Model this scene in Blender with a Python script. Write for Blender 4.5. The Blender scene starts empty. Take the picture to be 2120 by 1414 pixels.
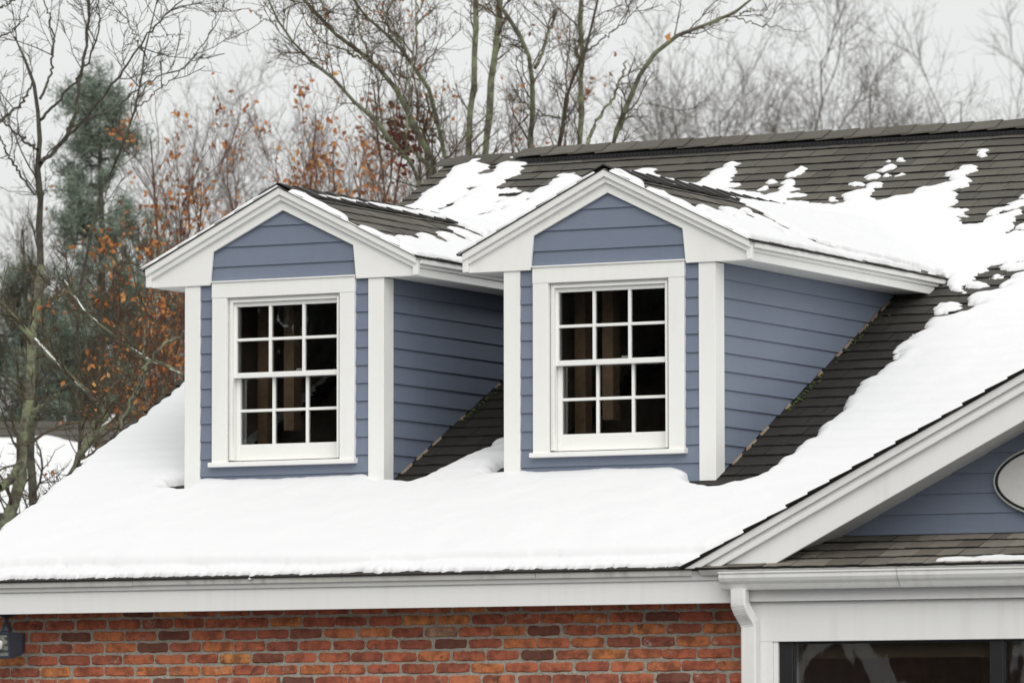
import bpy, math, random
import numpy as np
from mathutils import Matrix, Vector

S = bpy.context.scene
COL = S.collection
R = math.radians

# ---------------------------------------------------------------- camera
CAM = np.array([13.692, -27.2098, -0.8426])
CFWD = np.array([-0.457794, 0.885805, 0.075987]); CRIGHT = np.array([0.888324, 0.459215, -0.001398]); CUP = np.array([0.036133, -0.066861, 0.997108])
LENS = 192.885
cd = bpy.data.cameras.new('camera'); co = bpy.data.objects.new('camera', cd); COL.objects.link(co)
co.matrix_world = Matrix(((CRIGHT[0], CUP[0], -CFWD[0], CAM[0]), (CRIGHT[1], CUP[1], -CFWD[1], CAM[1]),
                          (CRIGHT[2], CUP[2], -CFWD[2], CAM[2]), (0, 0, 0, 1)))
cd.sensor_fit = 'HORIZONTAL'; cd.sensor_width = 36; cd.lens = LENS
cd.clip_start = .5; cd.clip_end = 1500
cd.dof.use_dof = True; cd.dof.focus_distance = 32.0; cd.dof.aperture_fstop = 7.1
S.camera = co

# ---------------------------------------------------------------- overcast sky and soft sun
SUN_EL, SUN_AZ = R(36), R(146)          # azimuth clockwise from +Y
w = bpy.data.worlds.new('World'); S.world = w; w.use_nodes = True
nt = w.node_tree; nt.nodes.clear()
def N(t, typ, **kw):
    n = t.nodes.new(typ)
    for k, v in kw.items(): setattr(n, k, v)
    return n
out = N(nt, 'ShaderNodeOutputWorld'); bg = N(nt, 'ShaderNodeBackground')
sky = N(nt, 'ShaderNodeTexSky', sky_type='NISHITA', sun_disc=False)
sky.sun_elevation = SUN_EL; sky.sun_rotation = SUN_AZ; sky.dust_density = 4; sky.air_density = 1
hs = N(nt, 'ShaderNodeHueSaturation'); hs.inputs['Saturation'].default_value = .08
mx = N(nt, 'ShaderNodeMix', data_type='RGBA'); mx.inputs[0].default_value = .9
mx.inputs[7].default_value = (6.95, 7.08, 7.02, 1)      # cloud deck
tc = N(nt, 'ShaderNodeTexCoord'); sp = N(nt, 'ShaderNodeSeparateXYZ')
mr = N(nt, 'ShaderNodeMapRange'); mr.inputs[1].default_value = 0; mr.inputs[2].default_value = 1
mr.inputs[3].default_value = .98; mr.inputs[4].default_value = 1.06   # overcast decks brighten towards the zenith
ml = N(nt, 'ShaderNodeVectorMath', operation='SCALE')
nt.links.new(sky.outputs[0], hs.inputs['Color']); nt.links.new(hs.outputs[0], mx.inputs[6])
nt.links.new(tc.outputs['Generated'], sp.inputs[0]); nt.links.new(sp.outputs[2], mr.inputs[0])
nt.links.new(mx.outputs[2], ml.inputs[0]); nt.links.new(mr.outputs[0], ml.inputs['Scale'])
nt.links.new(ml.outputs[0], bg.inputs['Color']); bg.inputs['Strength'].default_value = .1
nt.links.new(bg.outputs[0], out.inputs[0])
sl_ = bpy.data.lights.new('sun', 'SUN'); sl_.energy = 1.35; sl_.angle = R(60); sl_.color = (1, .97, .93)
so = bpy.data.objects.new('sun', sl_); COL.objects.link(so)
sd_ = Vector((math.sin(SUN_AZ)*math.cos(SUN_EL), math.cos(SUN_AZ)*math.cos(SUN_EL), math.sin(SUN_EL)))
so.rotation_euler = sd_.to_track_quat('Z', 'Y').to_euler()
S.view_settings.view_transform = 'Standard'; S.view_settings.look = 'None'
S.view_settings.gamma = 1; S.view_settings.use_curve_mapping = False; S.view_settings.exposure = .32
S.cycles.use_denoising = True
S.cycles.max_bounces = 8; S.cycles.transparent_max_bounces = 16

# ---------------------------------------------------------------- helpers
def tag(o, label=None, cat=None, group=None, kind=None):
    for k, v in (('label', label), ('category', cat), ('group', group), ('kind', kind)):
        if v: o[k] = v
    return o
def link(o, parent=None):
    COL.objects.link(o)
    if parent: o.parent = parent
    return o
def empty(name, loc=(0, 0, 0), parent=None):
    o = bpy.data.objects.new(name, None); o.location = loc; o.empty_display_size = .2
    return link(o, parent)
def mk(name, v, f, mat, parent=None, smooth=False, bevel=0):
    me = bpy.data.meshes.new(name); me.from_pydata([tuple(map(float, p)) for p in v], [], f); me.validate()
    me.materials.append(mat)
    if smooth: me.polygons.foreach_set('use_smooth', [True]*len(me.polygons))
    o = link(bpy.data.objects.new(name, me), parent)
    if bevel:
        b = o.modifiers.new('bevel', 'BEVEL'); b.width = bevel; b.segments = 2; b.limit_method = 'ANGLE'; b.angle_limit = R(30)
    return o
def mknp(name, v, faces, mat, parent=None, smooth=False):
    """faces: (n,k) int array, all faces with k corners"""
    me = bpy.data.meshes.new(name); n, k = faces.shape
    me.vertices.add(len(v)); me.vertices.foreach_set('co', np.asarray(v, np.float32).ravel())
    me.loops.add(n*k); me.loops.foreach_set('vertex_index', faces.astype(np.int32).ravel())
    me.polygons.add(n); me.polygons.foreach_set('loop_start', np.arange(0, n*k, k, dtype=np.int32))
    me.polygons.foreach_set('loop_total', np.full(n, k, np.int32))
    me.polygons.foreach_set('use_smooth', np.full(n, bool(smooth)))
    me.update(); me.materials.append(mat)
    return link(bpy.data.objects.new(name, me), parent)
class MB:
    def __init__(s): s.v = []; s.f = []
    def add(s, v, f):
        b = len(s.v); s.v += list(v); s.f += [tuple(i+b for i in q) for q in f]; return s
    def box(s, x0, x1, y0, y1, z0, z1):
        return s.add([(x0,y0,z0),(x1,y0,z0),(x1,y1,z0),(x0,y1,z0),(x0,y0,z1),(x1,y0,z1),(x1,y1,z1),(x0,y1,z1)],
                     [(0,3,2,1),(4,5,6,7),(0,1,5,4),(1,2,6,5),(2,3,7,6),(3,0,4,7)])
    def prism(s, poly, fa, fb):
        n = len(poly)
        return s.add([fa(*p) for p in poly]+[fb(*p) for p in poly],
                     [tuple(range(n-1, -1, -1)), tuple(range(n, 2*n))]+[(i, (i+1) % n, n+(i+1) % n, n+i) for i in range(n)])
    def build(s, name, mat, parent=None, smooth=False, bevel=0):
        o = mk(name, s.v, s.f, mat, parent, smooth, bevel)
        import bmesh
        bm = bmesh.new(); bm.from_mesh(o.data); bmesh.ops.recalc_face_normals(bm, faces=bm.faces); bm.to_mesh(o.data); bm.free()
        return o
def box(name, mat, parent, *a, bevel=.003): return MB().box(*a).build(name, mat, parent, bevel=bevel)
def clip(poly, a, b, c):
    """keep a*x+b*y>=c"""
    o = []
    for i, p in enumerate(poly):
        q = poly[(i+1) % len(poly)]; dp = a*p[0]+b*p[1]-c; dq = a*q[0]+b*q[1]-c
        if dp >= 0: o.append(p)
        if dp*dq < 0:
            t = dp/(dp-dq); o.append((p[0]+t*(q[0]-p[0]), p[1]+t*(q[1]-p[1])))
    return o
def copy_tree(o, parent):
    c = o.copy(); COL.objects.link(c); c.parent = parent
    for ch in o.children: copy_tree(ch, c)
    return c
_tab = np.random.RandomState(7).rand(16, 256, 256)
def vn(x, y, k=0):
    x = np.asarray(x, float); y = np.asarray(y, float)
    xi = np.floor(x).astype(int); yi = np.floor(y).astype(int); fx = x-xi; fy = y-yi
    fx = fx*fx*(3-2*fx); fy = fy*fy*(3-2*fy); t = _tab[k % 16]
    a = t[xi % 256, yi % 256]; b = t[(xi+1) % 256, yi % 256]; c = t[xi % 256, (yi+1) % 256]; d = t[(xi+1) % 256, (yi+1) % 256]
    return (a*(1-fx)+b*fx)*(1-fy)+(c*(1-fx)+d*fx)*fy
def project(p):
    q = np.asarray(p)-CAM; z = q@CFWD; f = LENS/36
    return np.stack([.5+f*(q@CRIGHT)/z, .5-f*(q@CUP)/z*1.4993, z], -1)

# ---------------------------------------------------------------- materials
class NT:
    def __init__(s, name):
        s.m = bpy.data.materials.new(name); s.m.use_nodes = True; s.t = s.m.node_tree
        s.b = s.t.nodes['Principled BSDF']; s.o = s.t.nodes['Material Output']
    def n(s, typ, **kw): return N(s.t, typ, **kw)
    def l(s, a, b): s.t.links.new(a, b)
    def coord(s, kind='Object', scale=(1, 1, 1), off=None):
        if kind == 'World': c = s.n('ShaderNodeNewGeometry').outputs['Position']
        else: c = s.n('ShaderNodeTexCoord').outputs[kind]
        m = s.n('ShaderNodeMapping'); m.inputs['Scale'].default_value = scale; s.l(c, m.inputs[0])
        if off is not None: s.l(off, m.inputs['Location'])
        return m.outputs[0]
    def noise(s, c, scale, detail=4, rough=.55, dist=0):
        k = s.n('ShaderNodeTexNoise'); k.inputs['Scale'].default_value = scale; k.inputs['Detail'].default_value = detail
        k.inputs['Roughness'].default_value = rough; k.inputs['Distortion'].default_value = dist; s.l(c, k.inputs['Vector']); return k.outputs[0]
    def ramp(s, fac, stops, interp='LINEAR'):
        r = s.n('ShaderNodeValToRGB'); r.color_ramp.interpolation = interp; e = r.color_ramp.elements
        while len(e) < len(stops): e.new(.5)
        for i, (p, c) in enumerate(stops):
            e[i].position = p; e[i].color = (c[0], c[1], c[2], 1) if hasattr(c, '__len__') else (c, c, c, 1)
        s.l(fac, r.inputs[0]); return r.outputs[0]
    def mix(s, fac, a, b, blend='MIX'):
        m = s.n('ShaderNodeMix', data_type='RGBA', blend_type=blend)
        for i, v in ((0, fac), (6, a), (7, b)):
            if hasattr(v, 'is_linked'): s.l(v, m.inputs[i])
            else: m.inputs[i].default_value = v if i == 0 else (v[0], v[1], v[2], 1)
        return m.outputs[2]
    def math(s, op, a, b=0., clamp=False):
        m = s.n('ShaderNodeMath', operation=op); m.use_clamp = clamp
        for i, v in ((0, a), (1, b)):
            if hasattr(v, 'is_linked'): s.l(v, m.inputs[i])
            else: m.inputs[i].default_value = v
        return m.outputs[0]
    def bump(s, h, strength=.3, dist=.01):
        b = s.n('ShaderNodeBump'); b.inputs['Strength'].default_value = strength; b.inputs['Distance'].default_value = dist
        s.l(h, b.inputs['Height']); s.l(b.outputs[0], s.b.inputs['Normal'])
    def col(s, c):
        if hasattr(c, 'is_linked'): s.l(c, s.b.inputs['Base Color'])
        else: s.b.inputs['Base Color'].default_value = (c[0], c[1], c[2], 1)
    def rough(s, r): s.b.inputs['Roughness'].default_value = r
    def rnd(s):
        a = s.n('ShaderNodeObjectInfo').outputs['Random']; b = s.n('ShaderNodeNewGeometry').outputs['Random Per Island']
        return s.math('FRACT', s.math('ADD', a, b))
def rgb(r, g, b):
    return tuple(((c/255)/12.92 if c/255 < .04045 else ((c/255+.055)/1.055)**2.4) for c in (r, g, b))

def white_paint(name, base, dirt, streak=.5, wear=0.):
    k = NT(name); c = k.coord('World'); cs = k.coord('World', (14, 14, .7))
    n1 = k.noise(c, 2.3, 5); n2 = k.noise(cs, 1.2, 4); n3 = k.noise(c, 60, 3)
    f = k.math('MULTIPLY', k.ramp(n2, [(.45, 0), (.8, 1)]), k.ramp(n1, [(.4, 0), (.75, streak)]))
    col = k.mix(f, base, dirt)
    if wear:                       # small chips where the paint has worn to grey wood
        ch = k.ramp(k.noise(k.coord('World', (3, 3, 40)), 3.1, 6, .7), [(.70, 0), (.73, wear)])
        col = k.mix(ch, col, (.16, .14, .12))
    k.col(col); k.rough(.55); k.bump(k.math('ADD', k.math('MULTIPLY', n3, .4), k.noise(k.coord('World', (1, 1, 9)), 18, 3)), .12, .004)
    k.b.inputs['Specular IOR Level'].default_value = .3
    return k.m
M = {}
M['white'] = white_paint('white_painted_wood', (.84, .84, .815), (.68, .665, .62), .4, .5)
M['trim'] = white_paint('white_aluminium_trim', (.80, .80, .79), (.63, .615, .585), .6)
M['drip'] = white_paint('stained_drip_edge', (.60, .59, .56), (.30, .28, .25), 1.2)
M['gutter'] = white_paint('gutter_enamel', (.78, .78, .765), (.45, .43, .37), 1.0)

def siding(name, a, b):
    k = NT(name); c = k.coord('World'); g = k.coord('World', (1.5, 1.5, 26))
    rn = k.rnd(); n1 = k.noise(c, 1.4, 4); n2 = k.noise(g, 6, 5, .6)
    col = k.mix(k.ramp(n1, [(.3, 0), (.7, 1)]), a, b)
    col = k.mix(k.math('MULTIPLY', k.ramp(rn, [(0, 0), (1, 1)]), .22), col, (.212, .244, .31))
    col = k.mix(k.ramp(k.noise(c, 130, 2), [(.72, 0), (.76, .5)]), col, (.09, .1, .15))
    # water marks running down
    col = k.mix(k.ramp(k.noise(k.coord('World', (22, 22, 1.2)), 1.6, 3), [(.55, 0), (.8, .28)]), col, (.130, .158, .21))
    k.col(col); k.rough(.5); k.bump(k.math('ADD', n2, k.math('MULTIPLY', k.noise(c, 90, 2), .5)), .22, .004)
    k.b.inputs['Specular IOR Level'].default_value = .35
    return k.m
M['blue'] = siding('blue_painted_clapboard', (.154, .184, .248), (.178, .210, .278))

def shingle_mat(name, wet=True, sc=.72):
    k = NT(name); c = k.coord('World'); rn = k.rnd()
    gran = k.noise(c, 260, 3, .7); n1 = k.noise(c, 1.7, 5)
    col = k.ramp(rn, [(p, tuple(x*sc for x in c_)) for p, c_ in [(0, (.060, .053, .044)), (.35, (.090, .081, .068)), (.7, (.120, .108, .090)), (1, (.160, .145, .122))]])
    col = k.mix(k.ramp(gran, [(.3, 0), (.75, .7)]), col, (.20, .19, .17))
    col = k.mix(k.ramp(gran, [(.28, .75), (.46, 0)]), col, (.03, .028, .026))
    col = k.mix(k.ramp(n1, [(.40, 0), (.75, .5)]), col, (.055, .048, .036))
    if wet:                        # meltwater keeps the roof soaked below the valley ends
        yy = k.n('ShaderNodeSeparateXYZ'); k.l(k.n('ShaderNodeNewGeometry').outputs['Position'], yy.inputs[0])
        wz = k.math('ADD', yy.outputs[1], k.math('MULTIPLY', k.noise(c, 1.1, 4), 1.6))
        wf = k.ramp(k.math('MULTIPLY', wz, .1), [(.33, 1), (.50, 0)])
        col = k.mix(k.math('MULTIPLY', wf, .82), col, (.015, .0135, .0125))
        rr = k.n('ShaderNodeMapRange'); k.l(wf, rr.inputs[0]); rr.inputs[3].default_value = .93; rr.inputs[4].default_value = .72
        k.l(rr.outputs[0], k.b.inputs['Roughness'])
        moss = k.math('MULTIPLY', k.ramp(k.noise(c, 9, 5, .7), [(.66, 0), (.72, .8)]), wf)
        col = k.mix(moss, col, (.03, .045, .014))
    else: k.rough(.93)
    k.col(col); k.bump(gran, .5, .004); k.b.inputs['Specular IOR Level'].default_value = .25
    return k.m
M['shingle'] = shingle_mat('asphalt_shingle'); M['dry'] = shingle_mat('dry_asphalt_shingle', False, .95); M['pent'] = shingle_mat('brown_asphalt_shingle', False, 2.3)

def brick_mat():
    k = NT('reclaimed_brick'); rn = k.rnd()
    c0 = k.n('ShaderNodeNewGeometry').outputs['Position']; sc = k.n('ShaderNodeVectorMath', operation='ADD')
    cx = k.n('ShaderNodeCombineXYZ'); k.l(k.math('MULTIPLY', rn, 37), cx.inputs[1]); k.l(c0, sc.inputs[0]); k.l(cx.outputs[0], sc.inputs[1]); c = sc.outputs[0]
    base = k.ramp(rn, [(p, tuple(x*y for x, y in zip(c_, (1.95, 1.95, 1.75)))) for p, c_ in [(0, (.09, .040, .032)), (.03, (.12, .048, .037)), (.06, (.21, .064, .043)), (.32, (.26, .074, .046)), (.55, (.31, .088, .050)),
                       (.76, (.32, .105, .055)), (.90, (.37, .125, .052)), (.975, (.40, .15, .055)), (.99, (.46, .22, .08)), (1, (.24, .16, .13))]])
    n1 = k.noise(c, 14, 5, .65); n2 = k.noise(c, 55, 4, .7); n3 = k.noise(c, 7, 6, .75, .6)
    col = k.mix(k.ramp(n1, [(.38, .7), (.58, 0)]), base, (.13, .042, .030))
    col = k.mix(k.ramp(n2, [(.52, 0), (.78, .45)]), col, (.36, .17, .105))
    col = k.mix(k.ramp(n3, [(.60, 0), (.66, .75)]), col, (.055, .038, .034))          # scorched skin
    lime = k.math('MULTIPLY', k.ramp(k.noise(c, 12, 7, .8), [(.57, 0), (.66, .8)]), k.ramp(k.math('FRACT', k.math('MULTIPLY', rn, 7.3)), [(.45, 0), (.55, 1)]))
    col = k.mix(lime, col, (.55, .44, .36))
    k.col(col); k.rough(.9); k.bump(k.math('ADD', n1, k.math('MULTIPLY', n2, .6)), .6, .006)
    return k.m
M['brick'] = brick_mat()
k = NT('lime_mortar'); c = k.coord('World'); n1 = k.noise(c, 5, 5); n2 = k.noise(c, 90, 4, .7)
k.col(k.mix(k.ramp(n2, [(.35, .6), (.6, 0)]), k.mix(k.ramp(n1, [(.3, 0), (.7, 1)]), (.46, .43, .37), (.60, .57, .49)), (.17, .155, .125))); k.rough(.95); k.bump(n2, .8, .008); M['mortar'] = k.m

k = NT('snow'); c = k.coord('World'); n1 = k.noise(c, 140, 3, .7); n2 = k.noise(c, 18, 4)
k.col((.775, .78, .79)); k.rough(.8); k.bump(k.math('ADD', k.math('MULTIPLY', n1, .5), n2), .07, .005)
k.b.inputs['Specular IOR Level'].default_value = .15
M['snow'] = k.m

k = NT('window_glass'); k.t.nodes.remove(k.b)
tr = k.n('ShaderNodeBsdfTransparent'); tr.inputs[0].default_value = (.93, .94, .93, 1); gl = k.n('ShaderNodeBsdfGlossy'); gl.inputs['Roughness'].default_value = .015
gl.inputs[0].default_value = (.95, .97, 1, 1)
fr = k.n('ShaderNodeFresnel'); fr.inputs[0].default_value = 1.5; bp = k.n('ShaderNodeBump'); bp.inputs['Strength'].default_value = .07; bp.inputs['Distance'].default_value = .02
k.l(k.noise(k.coord('World', (1, 1, .6)), 5, 2), bp.inputs['Height']); k.l(bp.outputs[0], gl.inputs['Normal'])
ms = k.n('ShaderNodeMixShader'); k.l(k.math('MULTIPLY', fr.outputs[0], 1.35, True), ms.inputs[0]); k.l(tr.outputs[0], ms.inputs[1]); k.l(gl.outputs[0], ms.inputs[2]); k.l(ms.outputs[0], k.o.inputs[0])
M['glass'] = k.m

g2 = M['glass'].copy(); g2.name = 'bay_glass'; M['glass2'] = g2
for n_ in g2.node_tree.nodes:
    if n_.type == 'BUMP': n_.inputs['Strength'].default_value = .025
    if n_.type == 'MATH': n_.inputs[1].default_value = 1.15
def plain(name, colr, rough=.6, metal=0, var=None, scale=8, bump=0, spec=.4):
    k = NT(name); c = k.coord('World'); n = k.noise(c, scale, 5)
    k.col(k.mix(k.ramp(n, [(.3, 0), (.7, 1)]), colr, var or tuple(x*.8 for x in colr))); k.rough(rough); k.b.inputs['Metallic'].default_value = metal
    k.b.inputs['Specular IOR Level'].default_value = spec
    if bump: k.bump(k.noise(c, scale*5, 4), bump, .006)
    return k.m
M['shade'] = plain('dark_window_shade', (.10, .065, .04), .9)
M['butt'] = plain('cut_asphalt_edge', (.012, .011, .010), .9)  # black cut asphalt, also painting in a stronger shadow line under each course
M['vent'] = plain('black_ridge_vent', (.022, .022, .025), .5)
M['stud'] = plain('bare_pine_stud', (.40, .26, .17), .8, 0, (.30, .19, .12), 30)
M['room'] = plain('unlit_attic', (.36, .25, .20), .95)
M['frame'] = plain('black_window_frame', (.018, .018, .020), .4)
M['lamp'] = plain('bronze_grey_lamp_enamel', (.045, .055, .075), .45, 0, (.035, .042, .06))
M['lens'] = plain('lamp_reflector', (.45, .46, .42), .25, .7, (.2, .2, .16), 25)
M['signw'] = plain('white_sign_face', (.70, .69, .67), .4, 0, (.66, .65, .63))
M['rim'] = plain('black_sign_rim', (.012, .012, .014), .3); M['rim2'] = plain('pale_green_sign_edge', (.48, .52, .47), .4)
M['flash'] = plain('rusted_step_flashing', (.20, .11, .055), .7, 0, (.26, .24, .21), 14)
M['moss'] = plain('moss', (.045, .075, .018), .95, 0, (.075, .10, .025), 30, .5)
M['rust'] = plain('split_wood', (.55, .26, .09), .8)
def bark(name, a, b, lich, amt):
    k = NT(name); c = k.coord('World'); n = k.noise(c, 9, 5, .6); n2 = k.noise(c, 26, 5, .7)
    col = k.mix(k.ramp(n2, [(.35, 0), (.65, 1)]), a, b); col = k.mix(k.ramp(n, [(.42, 0), (.62, amt)]), col, lich)
    k.col(col); k.rough(.95); k.bump(n2, .9, .02); k.b.inputs['Specular IOR Level'].default_value = .1
    return k.m
M['bark'] = bark('lichen_bark', (.080, .070, .055), (.175, .160, .128), (.245, .275, .160), .85)
M['barkd'] = bark('dark_bark', (.045, .036, .034), (.095, .080, .074), (.12, .13, .08), .6)
M['twig'] = bark('twig_bark', (.060, .040, .029), (.12, .085, .062), (.16, .16, .10), .5)
M['twigr'] = bark('red_brown_twig', (.085, .042, .030), (.14, .075, .055), (.14, .10, .07), .5)
M['far'] = bark('far_twig', (.070, .052, .044), (.125, .096, .080), (.13, .125, .10), .5)
def leaf(name, stops):
    k = NT(name); k.col(k.ramp(k.rnd(), stops)); k.rough(.7)
    k.b.inputs['Specular IOR Level'].default_value = .2
    return k.m
M['leaf'] = leaf('withered_orange_leaf', [(0, (.16, .062, .028)), (.4, (.33, .125, .042)), (.75, (.45, .19, .06)), (1, (.50, .28, .10))])
M['leafr'] = leaf('dark_red_leaf', [(0, (.055, .008, .008)), (1, (.13, .018, .015))])
M['berry'] = leaf('red_leaf', [(0, (.20, .02, .012)), (1, (.35, .06, .03))])
M['needle'] = leaf('pine_needle', [(0, (.10, .135, .10)), (.6, (.175, .215, .165)), (1, (.27, .31, .25))])
M['needled'] = leaf('dark_needle', [(0, (.022, .036, .028)), (1, (.055, .080, .060))])
M['gable2'] = plain('dark_navy_siding', (.05, .06, .10), .6)

k = NT('wet_asphalt_with_slush'); c = k.coord('World'); n1 = k.noise(c, .35, 6, .6); n2 = k.noise(c, 40, 4)
px_ = k.n('ShaderNodeSeparateXYZ'); k.l(k.n('ShaderNodeNewGeometry').outputs['Position'], px_.inputs[0])
lot = k.math('MULTIPLY', k.math('LESS_THAN', px_.outputs[1], 3.), k.math('LESS_THAN', k.math('ABSOLUTE', px_.outputs[0]), 45.))      # the car park in front of the house
lot = k.math('MULTIPLY', lot, k.ramp(n1, [(.56, 1), (.66, .2)]))
k.col(k.mix(lot, (.74, .75, .77), k.mix(n2, (.035, .035, .037), (.06, .058, .056)))); k.rough(.6); k.bump(n2, .4, .01); M['asphalt'] = k.m

# ---------------------------------------------------------------- house geometry (brick wall plane y=0, fascia bottom z=0)
TP, Z0 = .4823, .3796                     # main roof: z = Z0 + TP*y
CP = 1/math.sqrt(1+TP*TP); SP = TP*CP
YD = .707; XC = (-2.234, -.106)           # dormer fronts and centres
XL, XR = -3.905, 6.5; YR = 5.976; GZ = -2.45; YE = -.40
SE = YE/CP; SR = YR/CP
DS = .488; DC = 1/math.sqrt(1+DS*DS); ZAP = 2.522; HB = .6716; HR = .893
def roofp(x, s, h=0.): return np.stack([x+0*s, s*CP-h*SP, Z0+s*SP+h*CP], -1)
# -------- ground
g = 240
gx, gy = np.meshgrid(np.linspace(-700, 700, g), np.linspace(-500, 900, g), indexing='ij')
gz = GZ + .25*(vn(gx/9, gy/9, 1)-.5)*np.clip((np.hypot(gx, gy)-14)/20, 0, 1)
gi = np.arange(g*g).reshape(g, g)
gr = mknp('ground', np.stack([gx, gy, gz], -1).reshape(-1, 3), np.stack([gi[:-1, :-1], gi[1:, :-1], gi[1:, 1:], gi[:-1, 1:]], -1).reshape(-1, 4), M['asphalt'], None, True)
tag(gr, kind='structure')

house = empty('brick_house', (0, 0, GZ))
tag(house, 'brick house with two blue gabled dormers on its snowy shingle roof', 'house')
def part(name, label=None):
    o = empty(name, (0, 0, -GZ), house)
    if label: o['label'] = label
    return o
# -------- brick wall: recessed mortar sheet with every brick laid on it
WX0, WX1 = -3.775, 1.30
mb = MB().box(WX0+.006, WX1, .006, .25, GZ, .19)
wall = mb.build('brick_wall', M['mortar'], house); wall.location.z = -GZ
rr = random.Random(3)
def brick_mesh(seed):
    q = random.Random(seed); L, Hh, D = .1030, .0280, .05     # half sizes
    nx, nz = 6, 3; v = []; f = []
    def edge(u): return q.uniform(-.0042, .0030)
    for lay, (yy, ins) in enumerate(((-.003, .0065), (.0025, .0012), (D, 0.))):
        for j in range(nz+1):
            for i in range(nx+1):
                if lay and 0 < i < nx and 0 < j < nz: pass
                a = i/nx*2-1; b = j/nz*2-1
                x = a*(L-ins); z = b*(Hh-ins)
                if abs(a) == 1 and abs(b) == 1: x -= a*.005; z -= b*.003
                y = yy
                if lay < 2:
                    if abs(a) == 1: x += edge(0)
                    if abs(b) == 1: z += edge(0)
                    if lay == 0: y += q.uniform(-.0012, .0016)
                v.append((x, y, z))
    n = (nx+1)*(nz+1); idx = lambda l, i, j: l*n+j*(nx+1)+i
    for j in range(nz):
        for i in range(nx): f.append((idx(0, i, j), idx(0, i+1, j), idx(0, i+1, j+1), idx(0, i, j+1)))
    ring = [(i, 0) for i in range(nx)]+[(nx, j) for j in range(nz)]+[(i, nz) for i in range(nx, 0, -1)]+[(0, j) for j in range(nz, 0, -1)]
    for l in range(2):
        for t in range(len(ring)):
            a, b = ring[t], ring[(t+1) % len(ring)]
            f.append((idx(l, *a), idx(l+1, *a), idx(l+1, *b), idx(l, *b)))
    me = bpy.data.meshes.new('brick'); me.from_pydata(v, [], f); me.materials.append(M['brick']); return me
bms = [brick_mesh(40+i) for i in range(10)]
CH = .0677; CL = .2165
bv, bf = [], []
zc = -.0234+CH*.5; row = 0
nb = 0
while zc > GZ:
    x = WX0+.103 + (CL/2 if row % 2 else 0)+rr.uniform(-.012, .012)
    if row % 2: x -= CL
    while x < WX1+.05:
        xa, xb = max(x-.1015, WX0), min(x+.1015+rr.uniform(-.006, .003), WX1)
        if xb-xa > .03:
            cx_ = (xa+xb)/2; sx = (xb-xa)/.203
            if zc > -.62:
                o = bpy.data.objects.new('brick', rr.choice(bms)); COL.objects.link(o); o.parent = wall
                o.location = (cx_, .0+rr.uniform(-.0025, .003), zc+rr.uniform(-.0015, .0015)); o.scale = (sx, 1, rr.uniform(.95, 1.04)); o.rotation_euler = (0, R(rr.uniform(-.55, .55)), 0); nb += 1
            else:
                b0 = len(bv); y0, y1 = -.003, .03
                bv += [(xa, y0, zc-.028), (xb, y0, zc-.028), (xb, y0, zc+.028), (xa, y0, zc+.028), (xa, y1, zc-.028), (xb, y1, zc-.028), (xb, y1, zc+.028), (xa, y1, zc+.028)]
                bf += [tuple(i+b0 for i in q) for q in ((0, 1, 2, 3), (4, 0, 3, 7), (1, 5, 6, 2), (3, 2, 6, 7), (0, 4, 5, 1))]
        x += CL+rr.uniform(-.007, .007)
    zc -= CH; row += 1
tag(mk('lower_bricks', bv, bf, M['brick'], wall), kind='stuff')
print('bricks', nb)
# other walls of the house, out of the picture
ow = MB().box(WX0+.01, WX0+.2, .26, 2*YR-.2, GZ, .15).box(WX0+.21, XR-.2, 2*YR-.4, 2*YR-.2, GZ, .15).box(XR-.5, XR-.3, .26, 2*YR-.45, GZ, .15)
ow.prism([(.26, .16), (2*YR-.2, .16), (YR, Z0+TP*YR-.06)], lambda y, z: (WX0+.01, y, z), lambda y, z: (WX0+.2, y, z))
o = ow.build('rear_walls', M['blue'], house); o.location.z = -GZ

# -------- main roof deck (open under the dormers), back slope, ridge
roof = part('main_roof', 'dark grey asphalt shingle roof half covered with snow')
HX0, HX1, HY0, HY1 = -.58, .58, YD+.06, 3.15
xs = [XL]; 
for c in XC: xs += [c+HX0, c+HX1]
xs.append(XR); ss = [SE, HY0/CP, HY1/CP, SR]
mb = MB()
for i in range(len(xs)-1):
    for j in range(3):
        if j == 1 and i in (1, 3): continue
        x0, x1, s0, s1 = xs[i], xs[i+1], ss[j], ss[j+1]
        pol = [(x0, s0), (x1, s0), (x1, s1), (x0, s1)]
        if j == 0 and x1 > .9: pol = clip(pol, -.503, TP*CP, -.649)   # the front gable covers the rest
        mb.prism(pol, lambda x, s: tuple(roofp(x, s, -.002)), lambda x, s: tuple(roofp(x, s, -.045)))
mb.prism([(XL, 0), (XR, 0), (XR, SR-SE), (XL, SR-SE)], lambda x, s: (x, YR+.002+s*CP, Z0+TP*YR-s*SP), lambda x, s: (x, YR+.002+s*CP, Z0+TP*YR-s*SP-.045))
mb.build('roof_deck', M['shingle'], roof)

# -------- snow height fields on the roof
def inside(px, py, poly):
    r = np.zeros(px.shape, bool); n = len(poly)
    for i in range(n):
        (x0, y0), (x1, y1) = poly[i], poly[(i+1) % n]
        if y0 == y1: continue
        c = ((y0 > py) != (y1 > py)) & (px < (x1-x0)*(py-y0)/(y1-y0)+x0)
        r ^= c
    return r
def sh(m, i, j):
    o = np.zeros_like(m); a, b = m.shape
    o[max(i, 0):a+min(i, 0), max(j, 0):b+min(j, 0)] = m[max(-i, 0):a+min(-i, 0), max(-j, 0):b+min(-j, 0)]; return o
def dist(m, n):
    d = m.astype(float); c = m.copy()
    for k in range(n-1):
        e = c & sh(c, 1, 0) & sh(c, -1, 0) & sh(c, 0, 1) & sh(c, 0, -1)
        if k % 2: e = e & sh(c, 1, 1) & sh(c, -1, -1) & sh(c, 1, -1) & sh(c, -1, 1)
        c = e; d += c
    return d
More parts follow.
